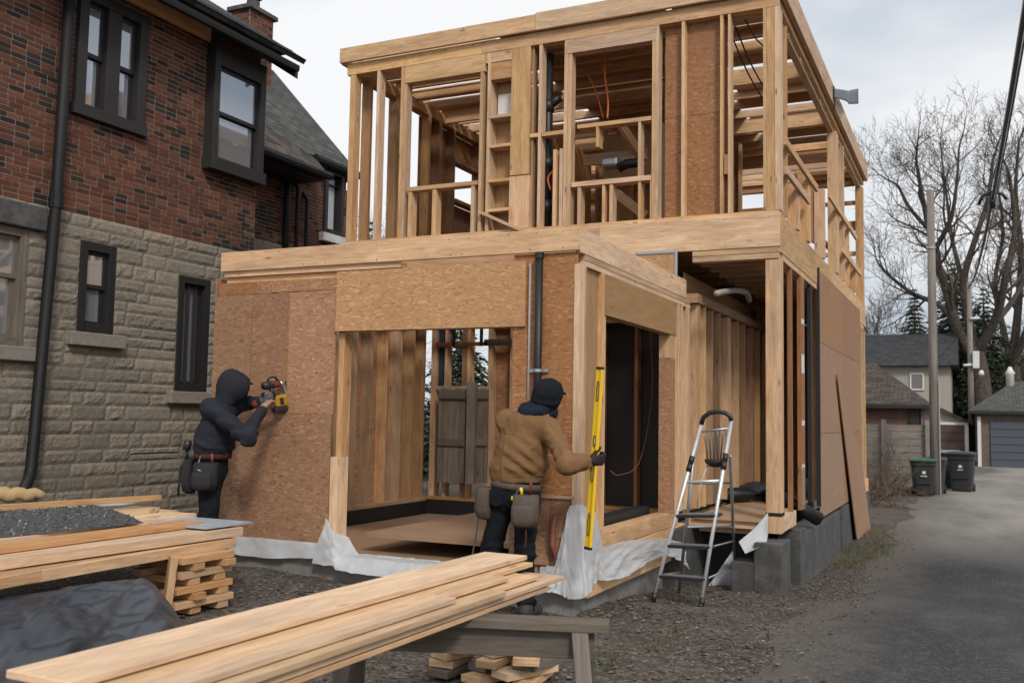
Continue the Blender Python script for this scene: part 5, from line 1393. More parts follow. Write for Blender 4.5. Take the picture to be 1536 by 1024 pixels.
# ------------------------------------------------------------------ worker in the charcoal hoodie
def worker_dark():
    gz=ground_z(-6.0,6.6)
    T=thing('person','worker in charcoal hooded sweatshirt pressing a nail gun against the reddish board','person',(-6.03,6.62,gz))
    hip=V3(-6.03,6.60,1.03); hl,hr=V3(-6.10,6.68,1.0),V3(-5.99,6.53,1.0)
    kl,kr=V3(-6.15,6.70,.56),V3(-5.98,6.52,.55); al,ar=V3(-6.19,6.66,gz+.10),V3(-6.0,6.48,gz+.10)
    chest=V3(-5.98,6.60,1.44); neck=V3(-5.93,6.62,1.585); hc=V3(-5.875,6.65,1.715)
    sl,sr=V3(-6.0,6.76,1.535),V3(-5.95,6.46,1.52)
    er=np.array(AY(372,655,6.45)); wr=np.array(AY(394,612,6.66)); el=np.array(AY(372,604,6.86)); wl=np.array(AY(393,601,6.80))
    face=nrm((.68,.72,-.12)); up=V3(.08,.05,1)
    d_r=nrm(np.array(AY(405,600,6.72))-wr); d_l=nrm(np.array(AY(408,594,6.82))-wl)
    b=SDF()
    b.ecap(hip,chest,(.15,.105),(.165,.11),(.35,-.93,0),k=.05); b.cap(chest,neck,.09,.06,k=.06); b.cap(neck,hc-V3(0,0,.05),.057,.055,k=.03)
    for h_,k_,a_ in ((hl,kl,al),(hr,kr,ar)): b.cap(h_,k_,.085,.055,k=.04); b.cap(k_,a_,.052,.038,k=.02); b.cap(a_-V3(0,0,.05),a_+V3(.12,.09,-.07),.035,.03,k=.02)
    b.cap(neck,sl,.06,.06,k=.05); b.cap(neck,sr,.06,.06,k=.05)
    for s_,e_,w_ in ((sl,el,wl),(sr,er,wr)): b.cap(s_,e_,.05,.038,k=.03); b.cap(e_,w_,.037,.026,k=.015)
    head(b,hc,face,up)
    hand(b,wr,d_r,(.3,.9,.2),(.8,.9,.6),side=-1); hand(b,wl,d_l,(.2,-.8,-.3),(.8,.9,.6),side=1)
    skin('body',b,M['skin'],T,h=.0085)
    j=SDF()
    j.ecap(V3(-6.03,6.60,1.17),V3(-6.01,6.60,1.30),(.196,.155),(.188,.152),(.35,-.93,0),k=.05)
    j.ecap(V3(-6.01,6.60,1.30),V3(-5.97,6.61,1.47),(.185,.150),(.165,.125),(.30,-.93,0),k=.06)
    j.cap(V3(-5.95,6.61,1.52),sl,.09,.082,k=.06); j.cap(V3(-5.95,6.61,1.52),sr,.09,.084,k=.06); j.cap(sr,er,.083,.066,k=.04); j.cap(er,wr-d_r*.02,.066,.044,k=.03); j.cap(sl,el,.078,.062,k=.04); j.cap(el,wl-d_l*.02,.06,.044,k=.03)
    def hem(P,d):
        z=P[...,2]; cut=np.where(np.linalg.norm(P[...,:2]-V3(-6.03,6.6,0)[:2],axis=-1)<.27,1.115-z,-1.0); d=np.maximum(d,cut)
        a=er-sr; t=((P-sr)@a)/(a@a); a2=wr-er; t2=((P-er)@a2)/(a2@a2); near=(P[...,0]>-5.93)
        slv=np.sin(t*22)*np.exp(-((t-.8)/.3)**2)+np.sin(t2*24)*np.exp(-((t2-.25)/.4)**2)
        fo=np.sin(z*60+P[...,0]*25)*np.exp(-((z-1.2)/.06)**2)
        bag=-.016*np.exp(-((z-1.20)/.06)**2); rib=.003*np.exp(-((z-1.165)/.006)**2)
        return d+.008*slv*near+.007*fo+bag+rib
    skin('hoodie',j,M['hoodie'],T,h=.0085,wr=.0062,wf=18,seed=14,extra=hem)
    F=nrm(face);U=nrm(up-F*(up@F));S=np.cross(F,U); rot=np.stack([F,S,U],1); L=lambda f,u,r:hc+F*f+U*u+S*r
    h=SDF(); h.ell(L(-.02,.015,0),(.128,.118,.142),k=.03,rot=rot); h.cap(L(-.045,-.11,0),L(-.03,-.06,0),.10,.10,k=.05); h.ell(L(.045,.0,0),(.115,.112,.125),k=.04,rot=rot)
    def hoodcut(P,d):
        f=(P-hc)@F;u=(P-hc)@U;r=(P-hc)@S; hole=np.sqrt(((u+.005)/.098)**2+(r/.075)**2+((f-.20)/.125)**2)-1
        return np.maximum(d,-hole*.075)
    skin('hood',h,M['hoodie'],T,h=.0085,wr=.005,wf=20,seed=21,extra=hoodcut)
    pk=SDF(); pk.ell(L(.118,.050,0),(.05,.065,.011),k=.01,rot=rot); skin('cap_peak',pk,M['cap'],T,h=.007)
    g=SDF(); hand(g,wl,d_l,(.2,-.8,-.3),(.8,.9,.6),grow=.003,side=1); g.cap(wl-d_l*.06,wl+d_l*.02,.04,.032,k=.02); skin('glove',g,M['glove'],T,h=.0045)
    m=SDF(); m.cap(wl-d_l*.062,wl-d_l*.045,.042,.042,k=.01); skin('glove_cuff',m,M['red'],T,h=.007)
    p=SDF(); p.ecap(V3(-6.03,6.60,.98),V3(-6.03,6.60,1.12),(.172,.13),(.172,.125),(.35,-.93,0),k=.05); p.ell(V3(-6.09,6.57,.97),(.10,.10,.11),k=.05)
    for h_,k_,a_ in ((hl,kl,al),(hr,kr,ar)): p.cap(h_-V3(0,0,.03),k_,.105,.08,k=.035); p.cap(k_,a_+V3(0,0,-.03),.080,.072,k=.03)
    def tro(P,d):
        z=P[...,2]; wgt=np.exp(-((z-.54)/.10)**2)+1.2*np.exp(-((z-.2)/.08)**2); return np.maximum(d+.006*np.sin(z*90+4*np.sin(P[...,0]*16)+P[...,1]*25)*wgt,z-1.13)
    skin('trousers',p,M['denim'],T,h=.01,wr=.008,wf=18,seed=16,extra=tro)
    for a_ in (al,ar):
        q=SDF(); q.cap(a_+V3(-.02,-.02,-.055),a_+V3(.13,.10,-.06),.052,.045,k=.03); q.cap(a_+V3(0,0,.04),a_+V3(0,0,-.04),.055,.055,k=.03); skin('boot',q,M['boot'],T,h=.011,extra=lambda P,d:np.maximum(d,(gz-.005)-P[...,2]))
    bt=MB()
    def bf(i,j):
        a=2*math.pi*i/40; z=(1.135,1.138,1.09,1.087)[j]; o=(.0,.012,.012,.0)[j]; s_=.182+o; d_=.142+o; ca,sa=math.cos(a)*s_,math.sin(a)*d_
        return (-6.03+.35*ca+.93*sa,6.60-.93*ca+.35*sa,z)
    bt.grid(bf,40,4,wrapu=True); belt=bt.build('tool_belt',M['beltred'],T,smooth=True,solid=.004)
    po=pouch('pouch',(-5.95,6.46,1.06),(.35,-.93,0),.20,.24,.10,M['blackfab'],belt); pouch('pouch_pocket',(-5.925,6.375,.98),(.35,-.93,0),.17,.15,.05,M['blackfab'],po)
    m=MB(); m.tube([(-5.99,6.41,1.12),(-5.99,6.375,1.03),(-5.96,6.35,1.0),(-5.93,6.36,.99)],.006,6); m.build('pouch_trim',M['steel'],po,smooth=True)
    m=MB(); m.tube([(-5.93,6.345,.96),(-5.935,6.335,.90)],.010,6); m.build('pouch_buckle',M['steel'],po,smooth=True)
    m=MB(); m.tube([(-5.88,6.43,1.05),(-5.875,6.42,1.14)],.012,8); m.build('tool_handle',M['red'],po,smooth=True)
    po2=pouch('pouch',(-6.19,6.55,1.08),(-.93,-.35,0),.16,.30,.09,M['blackfab'],belt)
    hm=MB(); hm.tube([(-6.23,6.47,1.10),(-6.26,6.455,1.0),(-6.265,6.45,.88),(-6.265,6.45,.76)],.010,8); hm.build('hammer_handle',M['darkplastic'],po2,smooth=True)
    hm=MB(); hm.tube([(-6.20,6.47,1.24),(-6.21,6.47,1.16)],.035,10); hm.tube([(-6.21,6.47,1.16),(-6.21,6.48,1.08)],.014,8); hm.build('tool_grip',M['darkplastic'],po2,smooth=True)
    return T
worker_dark()
def gun():
    # nail gun: nose against the board, rear cap, handle hoop, hanging magazine and yellow battery
    nose=AY(428,574,YG-.012); rear=AY(394,579,6.80); ax=(nose-rear); Ln=ax.length; ax.normalize()
    dn=Vector((0,0,-1)); dn=(dn-ax*dn.dot(ax)).normalized(); sd=ax.cross(dn).normalized()
    T=thing('nail_gun','black and yellow cordless nail gun held against the reddish board','nail gun',tuple(rear))
    P=lambda a,d,s=0: rear+ax*a+dn*d+sd*s
    m=MB(); m.tube([P(0,0),P(.02,0),P(.03,0),P(.10,0),P(.11,0),P(.17,0)],[.03,.036,.038,.036,.032,.03],14); m.build('motor_housing',M['darkplastic'],T,smooth=True,bevel=.0)
    m=MB(); m.tube([P(.17,.0),P(.22,0),P(Ln-.03,0)],[.028,.02,.017],12); m.build('nose',M['steel'],T,smooth=True)
    m=MB(); m.tube([P(Ln-.03,0),P(Ln,0)],[.019,.015],10); m.build('contact_tip',M['darkplastic'],T,smooth=True)
    m=MB(); m.tube([P(.05,-.03),P(.065,-.062),P(.10,-.07),P(.14,-.062),P(.155,-.028)],.010,8); m.build('top_hoop',M['darkplastic'],T,smooth=True)
    m=MB(); m.hexa(P(.07,-.026,-.033),(ax*.09,dn*.045,sd*.066)); m.build('side_badge',M['red'],T,bevel=.01)
    m=MB(); m.tube([P(.08,.02),P(.09,.07),P(.11,.12)],[.022,.021,.023],12); m.build('grip',M['darkplastic'],T,smooth=True)
    m=MB(); m.hexa(P(.10,.10,-.03),(ax*.13,dn*.105,sd*.06)); b=m.build('battery',M['amber'],T,bevel=.018)
    m=MB(); m.hexa(P(.085,.206,-.033),(ax*.15,dn*.045,sd*.066)); m.build('battery_foot',M['darkplastic'],b,bevel=.01)
    m=MB(); m.hexa(P(.14,.125,-.036),(ax*.04,dn*.06,sd*.072)); m.build('battery_label',M['darkplastic'],b,bevel=.006)
    m=MB(); m.beam(P(.205,.01),P(.245,.20),.03,.022,up=tuple(ax)); m.build('magazine',M['steel'],T,bevel=.003)
gun()
# ============================================================ FAR END OF THE ALLEY
ZG=-.33
t=NT('bark_grey'); n=t.noise(t.obj(),6,6,.7); t.bump(n,.5,.02); M['bark']=t.fin(t.ramp(n,[(.35,(.042,.034,.028)),(.65,(.105,.088,.073))]),.95,spec=.1)
t=NT('twig_brown'); n=t.noise(t.obj(),1.2,4,.7); M['twig']=t.fin(t.ramp(n,[(.35,(.050,.040,.033)),(.65,(.105,.085,.07))]),.95,spec=.1)
t=NT('brush_dry'); n=t.noise(t.obj(),3,4,.7); M['brush']=t.fin(t.ramp(n,[(.35,(.06,.04,.028)),(.65,(.17,.12,.085))]),.95,spec=.1)
t=NT('conifer_needles'); n=t.noise(t.obj(),1.5,5,.7); M['needle']=t.fin(t.ramp(n,[(.35,(.020,.030,.018)),(.65,(.055,.07,.038))]),.8,spec=.15)
M['garage_brick']=None
def brickmat(name,c1,c2,mo):
    t=NT(name); g=t.n('TexCoord').outputs['UV']; b=t.n('TexBrick'); t.l(g,b.inputs['Vector']); b.inputs['Scale'].default_value=1; b.inputs['Brick Width'].default_value=.22; b.inputs['Row Height'].default_value=.075; b.inputs['Mortar Size'].default_value=.008
    b.inputs['Color1'].default_value=(*c1,1); b.inputs['Color2'].default_value=(*c2,1); b.inputs['Mortar'].default_value=(*mo,1)
    n=t.noise(g,1.5,5,.7); t.bump(b.outputs[1],-.4,.01); return t.fin(t.mix(.6,b.outputs[0],t.ramp(n,[(.3,.45),(.7,1.)]),'MULTIPLY'),.9)
M['brick_far']=brickmat('garage_brick_red',(.13,.05,.035),(.09,.038,.028),(.15,.13,.11)); M['brick_tan']=brickmat('garage_brick_brown',(.16,.105,.075),(.115,.078,.058),(.20,.18,.16))
M['door_blue']=plain('garage_door_slate',(.065,.075,.095),.5,var=.08,scale=3); M['door_brown']=plain('garage_door_brown',(.075,.042,.032),.6,var=.15,scale=4)
def bare_tree(name,label,base,H,seed,trunk_r,spread=.6,levels=5,density=1.0,group=None,twigmat='twig',first=.5,lean=(0,0),minr=.012,trunk=.24,limbs=None):
    rg=random.Random(seed); T=thing(name,label,'tree',tuple(base),group); tr=MB(); cr=MB()
    def rec(p,d,L,r,lv):
        n=6 if lv<3 else (4 if lv<levels else 3); pts=[p]; rad=[r]; q=p.copy(); dd=d.copy()
        endr=r*(.62 if lv==0 else .38)
        bend=Vector((rg.uniform(-1,1),rg.uniform(-1,1),rg.uniform(-.3,.5)))*.10
        for i in range(n):
            wob=Vector((rg.uniform(-1,1),rg.uniform(-1,1),rg.uniform(-.7,.7)))*(.09+.045*lv)
            dd=(dd+wob+bend*(lv>0)+Vector((0,0,.05 if lv>0 else .0))).normalized(); q=q+dd*(L/n); pts.append(q.copy()); rad.append(r+(endr-r)*(i+1)/n)
        (tr if lv<2 else cr).tube(pts,rad,7 if lv<2 else (4 if lv<4 else 3),cap=False)
        if lv>=levels: return
        nc={0:4,1:5,2:5,3:5,4:4}.get(lv,3); nc=max(2,int(nc*density+.5))
        for k in range(nc):
            f0=first if lv==0 else .28
            f=min(.99,f0+(1-f0)*(k+rg.random()*.8)/nc)
            x=f*n; i=min(int(x),n-1); s=pts[i].lerp(pts[i+1],x-i); ax=(pts[i+1]-pts[i]).normalized()
            a=rg.uniform(0,6.28) if lv else 6.28*k/nc+rg.uniform(-.4,.4); o=ax.cross(Vector((math.cos(a),math.sin(a),.21))).normalized(); an=rg.uniform(.55,1.0)*(spread/.6)
            nd=(ax*math.cos(an)+o*math.sin(an)).normalized()
            rec(s,nd,(H*.42*rg.uniform(.75,1.05) if lv==0 else L*rg.uniform(.45,.72)),max(minr*.55,rad[i]*rg.uniform(.45,.68)),lv+1)
        rec(pts[-1],dd,H*.40 if lv==0 else L*rg.uniform(.5,.7),max(minr*.55,endr*.95),lv+1)
    if limbs:
        for (pl,r0,r1) in limbs:
            P=[AY(a,b_,base[1]+dy)+Vector((rg.uniform(-.1,.1),0,0)) for a,b_,dy in pl]; Q=[]
            for i in range(len(P)-1):
                p0=P[max(i-1,0)];p1=P[i];p2=P[i+1];p3=P[min(i+2,len(P)-1)]
                for k in range(5): t=k/5; Q.append(.5*((2*p1)+(p2-p0)*t+(2*p0-5*p1+4*p2-p3)*t*t+(3*p1-p0-3*p2+p3)*t**3))
            Q.append(P[-1]); n=len(Q); tr.tube(Q,[r0+(r1-r0)*i/(n-1) for i in range(n)],8,cap=False)
            tot=sum((Q[i+1]-Q[i]).length for i in range(n-1))
            if r1>.2: continue
            for k in range(int(tot*1.15*density)):
                f=.22+.78*(k+rg.random())/int(tot*1.15*density+.01); x=min(.999,f)*(n-1); i=int(x); ax=(Q[i+1]-Q[i]).normalized(); a=rg.uniform(0,6.28)
                o=ax.cross(Vector((math.cos(a),math.sin(a),.21))).normalized(); an=rg.uniform(.5,1.05); rec(Q[i].lerp(Q[i+1],x-i),(ax*math.cos(an)+o*math.sin(an)).normalized(),rg.uniform(1.6,3.4)*(1.15-.45*f),(r0+(r1-r0)*f)*rg.uniform(.35,.6),2)
            rec(Q[-1],(Q[-1]-Q[-2]).normalized(),2.0,r1,2)
        tr.build('trunk',M['bark'],T,smooth=True); cr.build('crown',M[twigmat],T); return T
    rec(Vector(base)-Vector((0,0,.1)),Vector((lean[0],lean[1],1)).normalized(),H*trunk,trunk_r,0)
    tr.build('trunk',M['bark'],T,smooth=True); cr.build('crown',M[twigmat],T)
    return T
def conifer(name,label,base,H,Rb,seed,group=None,dens=1.0,mat='needle',z0=.08):
    rg=random.Random(seed); T=thing(name,label,'tree',tuple(base),group); b=Vector(base); m=MB(); m.tube([b-Z3*.1,b+Z3*H*.5,b+Z3*H*.98],[Rb*.09,Rb*.05,.01],7); 
    c=MB(); z=H*z0
    while z<H*.99:
        f=z/H; Rr=Rb*(1-f)**.85*rg.uniform(.75,1.1)+.04; nb=max(4,int((7+4*(1-f))*dens)); a0=rg.random()*6
        for k in range(nb):
            a=a0+6.28*k/nb+rg.uniform(-.25,.25); L=Rr*rg.uniform(.65,1.1); dr=Vector((math.cos(a),math.sin(a),0)); tipdrop=-L*rg.uniform(.15,.4)
            s=b+Z3*z; pts=[s,s+dr*L*.5+Z3*(.02*L),s+dr*L+Z3*tipdrop]; m.tube(pts,[.02+.01*Rb*(1-f),.012,.004],3,cap=False)
            ns=max(6,int(L*17*dens))
            for q in range(ns):
                u=(q+rg.random())/ns; u=.12+.88*u; p=s+dr*L*u+Z3*(tipdrop*u*u); w=(.16+.13*L*(1-u*.6))*rg.uniform(.6,1.2)*.8
                sv=Vector((-dr.y,dr.x,0))*rg.choice((-1,1)); e=p+(sv*rg.uniform(.4,1)+dr*rg.uniform(.2,.9)+Z3*rg.uniform(-.7,.25)).normalized()*w*1.7; nn=Vector((rg.uniform(-1,1),rg.uniform(-1,1),rg.uniform(-.3,1))).normalized()*w*.33
                c.face([p-nn,p+(e-p)*.45-nn*.8,e,p+(e-p)*.45+nn]); 
        z+=max(.14,H*.028)/dens**.5
    m.build('trunk',M['bark'],T,smooth=True); c.build('crown',M[mat],T); return T
def gp(px,Y,z=ZG): p=AY(px,600,Y); return Vector((p.x,Y,z))
conifer('conifer_tree','small pointed evergreen above the dark roof at the end of the alley',gp(1374,74),11.4,3.3,2,dens=1.3)
conifer('conifer_tree','broad dark evergreen behind the second utility pole',gp(1436,66),12.2,4.8,5,dens=1.15)
conifer('conifer_tree','dark evergreen standing behind the slate garage door building',gp(1478,68),10.5,4.4,8,dens=1.1)
LA=[([(1480,720,0),(1479,640,0),(1470,560,0),(1462,520,0)],.62,.46),
 ([(1466,545,0),(1440,500,-.5),(1418,440,-1),(1398,370,-1.5),(1385,310,-1.5),(1378,255,-2)],.34,.09),
 ([(1462,530,0),(1432,480,1),(1405,455,2),(1370,440,3),(1335,412,3.5),(1316,395,4)],.24,.06),
 ([(1463,525,0),(1450,470,.5),(1446,420,1),(1462,360,1.5),(1480,300,2),(1490,240,2)],.30,.08),
 ([(1400,380,-1.5),(1425,330,-2.5),(1437,280,-3),(1440,225,-3)],.16,.05),
 ([(1446,425,1),(1430,360,3),(1418,300,4),(1412,235,4.5)],.16,.05),
 ([(1466,530,0),(1490,480,-1),(1510,420,-2),(1520,340,-2),(1512,260,-2.5)],.30,.08),
 ([(1485,490,-.8),(1515,455,1),(1545,410,2),(1570,350,2)],.2,.06),
 ([(1390,340,-1.5),(1365,310,-2),(1345,280,-2),(1332,270,-2.5)],.13,.045)]
bare_tree('bare_tree','tall spreading leafless tree with a thick forked trunk behind the utility poles',gp(1480,62),19,4,.55,levels=5,limbs=LA,minr=.020,density=.75)
LB=[([(1520,720,0),(1520,600,0),(1518,540,0)],.5,.4),
 ([(1518,545,0),(1528,470,.5),(1530,380,1),(1522,290,1),(1528,215,1)],.30,.07),
 ([(1518,545,0),(1500,480,1),(1492,420,2),(1502,350,2),(1496,280,2)],.22,.06),
 ([(1519,540,0),(1550,470,-1),(1580,380,-1),(1590,280,-1)],.28,.07)]
bare_tree('bare_tree','leafless tree at the right edge of the view over the slate garage',gp(1520,70),17,21,.45,levels=5,limbs=LB,minr=.020,density=.7)
bare_tree('bare_tree','lower leafless tree leaning out beside the timber frame house',gp(1340,80),12,33,.32,spread=.7,levels=5,lean=(-.2,0),minr=.03)
for i,(px,Y,Hh,lab) in enumerate(((1418,84,6.5,'dense brown twiggy tree between the evergreens'),(1500,80,8.0,'dense brown twiggy tree above the slate garage roof'),(1545,78,8.5,'dense brown twiggy tree at the right edge above the garage'))):
    bare_tree('bare_tree',lab,gp(px,Y),Hh,50+i,.2,spread=.8,levels=5,first=.15,minr=.03,trunk=.35,density=1.0)
# evergreen and bare trees behind the brick house
p=AY(560,330,32); conifer('conifer_tree','dark evergreen seen between the left studs of the upper storey',(p.x,32,-.3),9.6,2.6,14)
p=AY(520,330,36); bare_tree('bare_tree','leafless tree seen past the brick house roof and the first upper stud',(p.x,36,-.3),11.5,17,.22,spread=.65,levels=5)
p=AY(690,560,24.5); conifer('conifer_tree','evergreen glimpsed through the rear opening of the garage',(p.x,24.5,-.3),5.0,2.2,19)
# ---- hip roofed garages
def hip(mb,x0,x1,y0,y1,z,zr,ins,over=.3,th=.1):
    x0-=over;x1+=over;y0-=over;y1+=over; ym=(y0+y1)/2
    A,B_,Cc,D=[Vector(q) for q in ((x0,y0,z),(x1,y0,z),(x1,y1,z),(x0,y1,z))]; R0,R1=Vector((x0+ins,ym,zr)),Vector((x1-ins,ym,zr))
    sl=math.hypot((y1-y0)/2,zr-z); s2=math.hypot(ins,zr-z)
    mb.face([A,B_,R1,R0],[(A.x,0),(B_.x,0),(R1.x,sl),(R0.x,sl)]); mb.face([Cc,D,R0,R1],[(Cc.x,0),(D.x,0),(R0.x,sl),(R1.x,sl)])
    mb.face([B_,Cc,R1],[(B_.y,0),(Cc.y,0),(ym,s2)]); mb.face([D,A,R0],[(D.y,0),(A.y,0),(ym,s2)])
    dz=Vector((0,0,-th)); L=[A,B_,Cc,D]
    for i in range(4): 
        p,q=L[i],L[(i+1)%4]; mb.face([p+dz,q+dz,q,p])
    mb.face([D+dz,Cc+dz,B_+dz,A+dz])
g=thing('brick_garage','red brick garage with brown hipped shingle roof behind the grey plank fence','garage',(-3.5,37,ZG))
x1=AY(1385,620,36).x; m=MB(); m.box(-7.5,x1,36,42,ZG-.1,2.06); m.build('wall',M['brick_far'],g)
m=MB(); hip(m,-7.5,x1-.15,36.1,42,2.16,3.75,2.0,.35); m.build('roof',M['roof_brown'],g)
m=MB(); m.box(-8,x1+.26,35.6,35.72,2.0,2.10); m.build('gutter',M['trim'],g)
m=MB(); a=AY(1381,600,35.9).x; m.box(a-.35,a-.05,35.9,35.98,ZG,2.0); m.build('door_post',M['trim'],g); m=MB(); m.box(a+.0,a+.13,35.88,35.96,ZG,2.0); m.build('corner_board',M['weathered'],g)
h=thing('cream_house','cream walled house with a dark roof and one white framed window beyond the brick garage','house',(-5,60,ZG))
xr=AY(1425,560,58).x; z1=AY(1390,548,58).z; wz0,wz1=AY(1376,585,58).z,AY(1376,559,58).z; wx0,wx1=AY(1365,570,58).x,AY(1386,570,58).x
m=MB(); m.box(-10,xr,58,66,ZG,z1); m.build('wall',M['cream'],h)
m=MB(); m.prism([(-10.5,57.5,z1-.02),(-10.5,62,AY(1370,508,58).z+.6),(-10.5,66.5,z1-.02)],(10.9+xr,0,0)); 
for i in range(len(m.f)): m.uv[i]=[(m.v[q][0],m.v[q][2]*2.4) for q in m.f[i]]
m.build('roof',M['roof_dark'],h)
m=MB(); t_=.075; m.box(wx0,wx0+t_,57.92,57.99,wz0,wz1); m.box(wx1-t_,wx1,57.92,57.99,wz0,wz1); m.box(wx0+t_,wx1-t_,57.92,57.99,wz1-t_,wz1); m.box(wx0+t_,wx1-t_,57.92,57.99,wz0,wz0+t_); w=m.build('window',M['white'],h)
m=MB(); m.box(wx0+t_,wx1-t_,57.95,57.98,wz0+t_,wz1-t_); m.build('pane',M['glass'],w)
h=thing('gable_garage','small cream gabled garage with a brown panel door at the alley end','garage',(-1.5,49,ZG))
pk=AY(1404,612,48); e=AY(1452,634,48); xd0,xd1=AY(1409,660,48).x,AY(1447,660,48).x; zd=AY(1430,637,48).z; xl=2*pk.x-e.x
m=MB(); m.prism([(xl,48,ZG-.1),(e.x,48,ZG-.1),(e.x,48,e.z),(pk.x,48,pk.z),(xl,48,e.z)],(0,6,0)); m.build('wall',M['cream'],h)
m=MB(); 
for s,xe in ((1,e.x+.25),(-1,xl-.25)):
    m.hexa((pk.x,47.7,pk.z+.03),((xe-pk.x,0,(e.z-pk.z)*1.25),(0,6.6,0),(0,0,.1)))
m.build('roof',M['roof_dark'],h)
m=MB(); m.box(xd0-.6,xd1,47.93,47.97,ZG,zd); d=m.build('door',M['door_brown'],h)
m=MB()
for k in range(1,5): z=ZG+(zd-ZG)*k/5; m.box(xd0-.6,xd1,47.922,47.929,z-.015,z+.015)
m.build('door_groove',M['trim'],d)
m=MB(); m.box(xd1+.01,xd1+.16,47.9,47.97,ZG,zd+.12); m.box(xd0-.75,xd1+.005,47.9,47.97,zd+.005,zd+.12); m.build('door_trim',M['white'],h)
h=thing('hip_garage','brown brick garage with green grey hipped roof and slate blue roller door on the right','garage',(2.5,48,ZG))
gx0=AY(1464,650,47).x; zE=AY(1490,618,47).z; zd=AY(1500,632,47).z; xd=AY(1486,660,47).x
m=MB(); m.box(gx0,gx0+6.5,47,53,ZG-.1,zE); m.build('wall',M['brick_tan'],h)
m=MB(); hip(m,gx0,gx0+6.5,47,53,zE+.06,zE+1.45,1.9,.3); m.build('roof',M['roof_green'],h)
m=MB(); m.box(gx0-.32,gx0+6.8,46.6,46.7,zE-.08,zE+.03); m.build('gutter',M['trim'],h)
m=MB(); m.box(xd,xd+2.9,46.93,46.97,ZG,zd); d=m.build('door',M['door_blue'],h)
m=MB()
for k in range(1,6): z=ZG+(zd-ZG)*k/6; m.box(xd,xd+2.9,46.922,46.929,z-.012,z+.012)
m.build('door_groove',M['trim'],d)
m=MB(); m.box(gx0+.06,gx0+.2,46.9,46.98,ZG,zE-.2); m.build('corner_board',M['white'],h)
vx=AY(1516,575,49).x; m=MB(); m.loft([((vx,49.6,zE+.9),(1,0,0),(0,1,0),.17,.17,2),((vx,49.6,zE+1.75),(1,0,0),(0,1,0),.17,.17,2),((vx,49.6,zE+1.8),(1,0,0),(0,1,0),.22,.22,2),((vx,49.6,zE+1.95),(1,0,0),(0,1,0),.12,.12,2),((vx,49.6,zE+2.1),(1,0,0),(0,1,0),.06,.06,2)],14); m.build('roof_vent',M['white'],h,smooth=True)
# ---- plank fence
f=thing('plank_fence','weathered grey fence of horizontal planks beside the wheelie bins','fence',(-2.5,29,ZG))
xa,xb=-5.2,AY(1396,650,29).x; zt=AY(1360,636,29).z
n=9
for k in range(n):
    z=ZG+.05+(zt-ZG-.05)*k/n; m=MB(); m.box(xa,xb,29+.01*(k%2),29.03+.01*(k%2),z,z+(zt-ZG)/n-.018); m.build('plank',M['fence_grey'],f)
for x in (xa+.1,-3.6,AY(1326,650,29).x,xb-.07): m=MB(); m.box(x-.06,x+.06,28.88,28.98,ZG-.1,zt+.12); m.build('post',M['fence_grey'],f)
# ---- utility poles and wires
t=NT('pole_wood'); n=t.noise(t.map(t.obj(),(9,9,.6)),1.5,5,.6); M['pole']=t.fin(t.ramp(n,[(.3,(.12,.105,.088)),(.7,(.25,.222,.19))]),.9); 
b=AY(1402,690,27.3); tp=AY(1402,285,27.3)
u=thing('utility_pole','thick pale grey wooden utility pole beside the wheelie bins','utility pole',(b.x,27.3,ZG)); m=MB(); m.tube([(b.x,27.3,ZG-.1),(b.x,27.3,3.5),(b.x,27.3,tp.z)],[.118,.108,.092],14); m.build('pole_shaft',M['pole'],u,smooth=True)
m=MB(); m.tube([(b.x,27.3,tp.z-1.55),(b.x,27.3,tp.z-1.5)],.118,14); m.build('metal_band',M['steel'],u)
m=MB(); m.tube([(b.x+.13,27.22,ZG),(b.x+.13,27.22,2.6)],.02,6); m.build('ground_wire_guard',M['conduit'],u)
b2=AY(1458,660,50); P2=Vector((b2.x,50,8.1))
u=thing('utility_pole','slim far utility pole with insulators and a white box near the garages','utility pole',(b2.x,50,ZG)); m=MB(); m.tube([(b2.x,50,ZG-.1),P2],[.15,.11],10); m.build('pole_shaft',M['pole'],u,smooth=True)
m=MB(); q=AY(1464,538,49.8); m.box(q.x-.14,q.x+.14,49.7,49.9,q.z-.45,q.z+.35); m.build('junction_box',M['white'],u,bevel=.03)
for (px,py) in ((1462,478),(1452,548)): q=AY(px,py,49.85); m=MB(); m.tube([q-Vector((.2,0,0)),q+Vector((.2,0,.04))],.07,8); m.build('insulator',M['white'],u,smooth=True)
q=AY(1472,560,49.8); m=MB(); m.loft([(q+Vector((0,0,.15)),(1,0,0),(0,1,0),.07,.07,2),(q,(1,0,0),(0,1,0),.13,.13,2),(q-Vector((0,0,.1)),(1,0,0),(0,1,0),.09,.09,2)],12); m.build('lamp_shade',M['white'],u,smooth=True)
def cable(name,lab,fn,y0,y1,r,n=40,parent=None):
    m=MB(); m.tube([fn(y0+(y1-y0)*i/n) for i in range(n+1)],r,6); o=m.build(name,M['darkplastic'],parent,smooth=True); return tag(o,lab,'cable','overhead cables down the alley') if parent is None else o
def cz_(y,off=0): a,b_=50.,-15.; t=(y-b_)/(a-b_); return 8.2+(7.95-8.2)*t-4*1.95*t*(1-t)+off
cable('overhead_cable','thick black overhead cable running from the far pole to the top right corner',lambda y:Vector((.0186*(50-y)+b2.x+.02,y,cz_(y))),-15,50,.035)
cable('overhead_cable','thinner overhead wire hugging the thick black cable',lambda y:Vector((.0186*(50-y)+b2.x+.02+.05*math.sin(y*.5),y,cz_(y,.09+.03*math.sin(y*.35)))),-15,50,.016)
cable('overhead_cable','slack overhead wire sagging just below the thick black cable',lambda y:Vector((.0186*(50-y)+b2.x+.06,y,cz_(y,-.06-.20*math.sin(max(0,(y-20))/30*3.1)))),-15,50,.014)
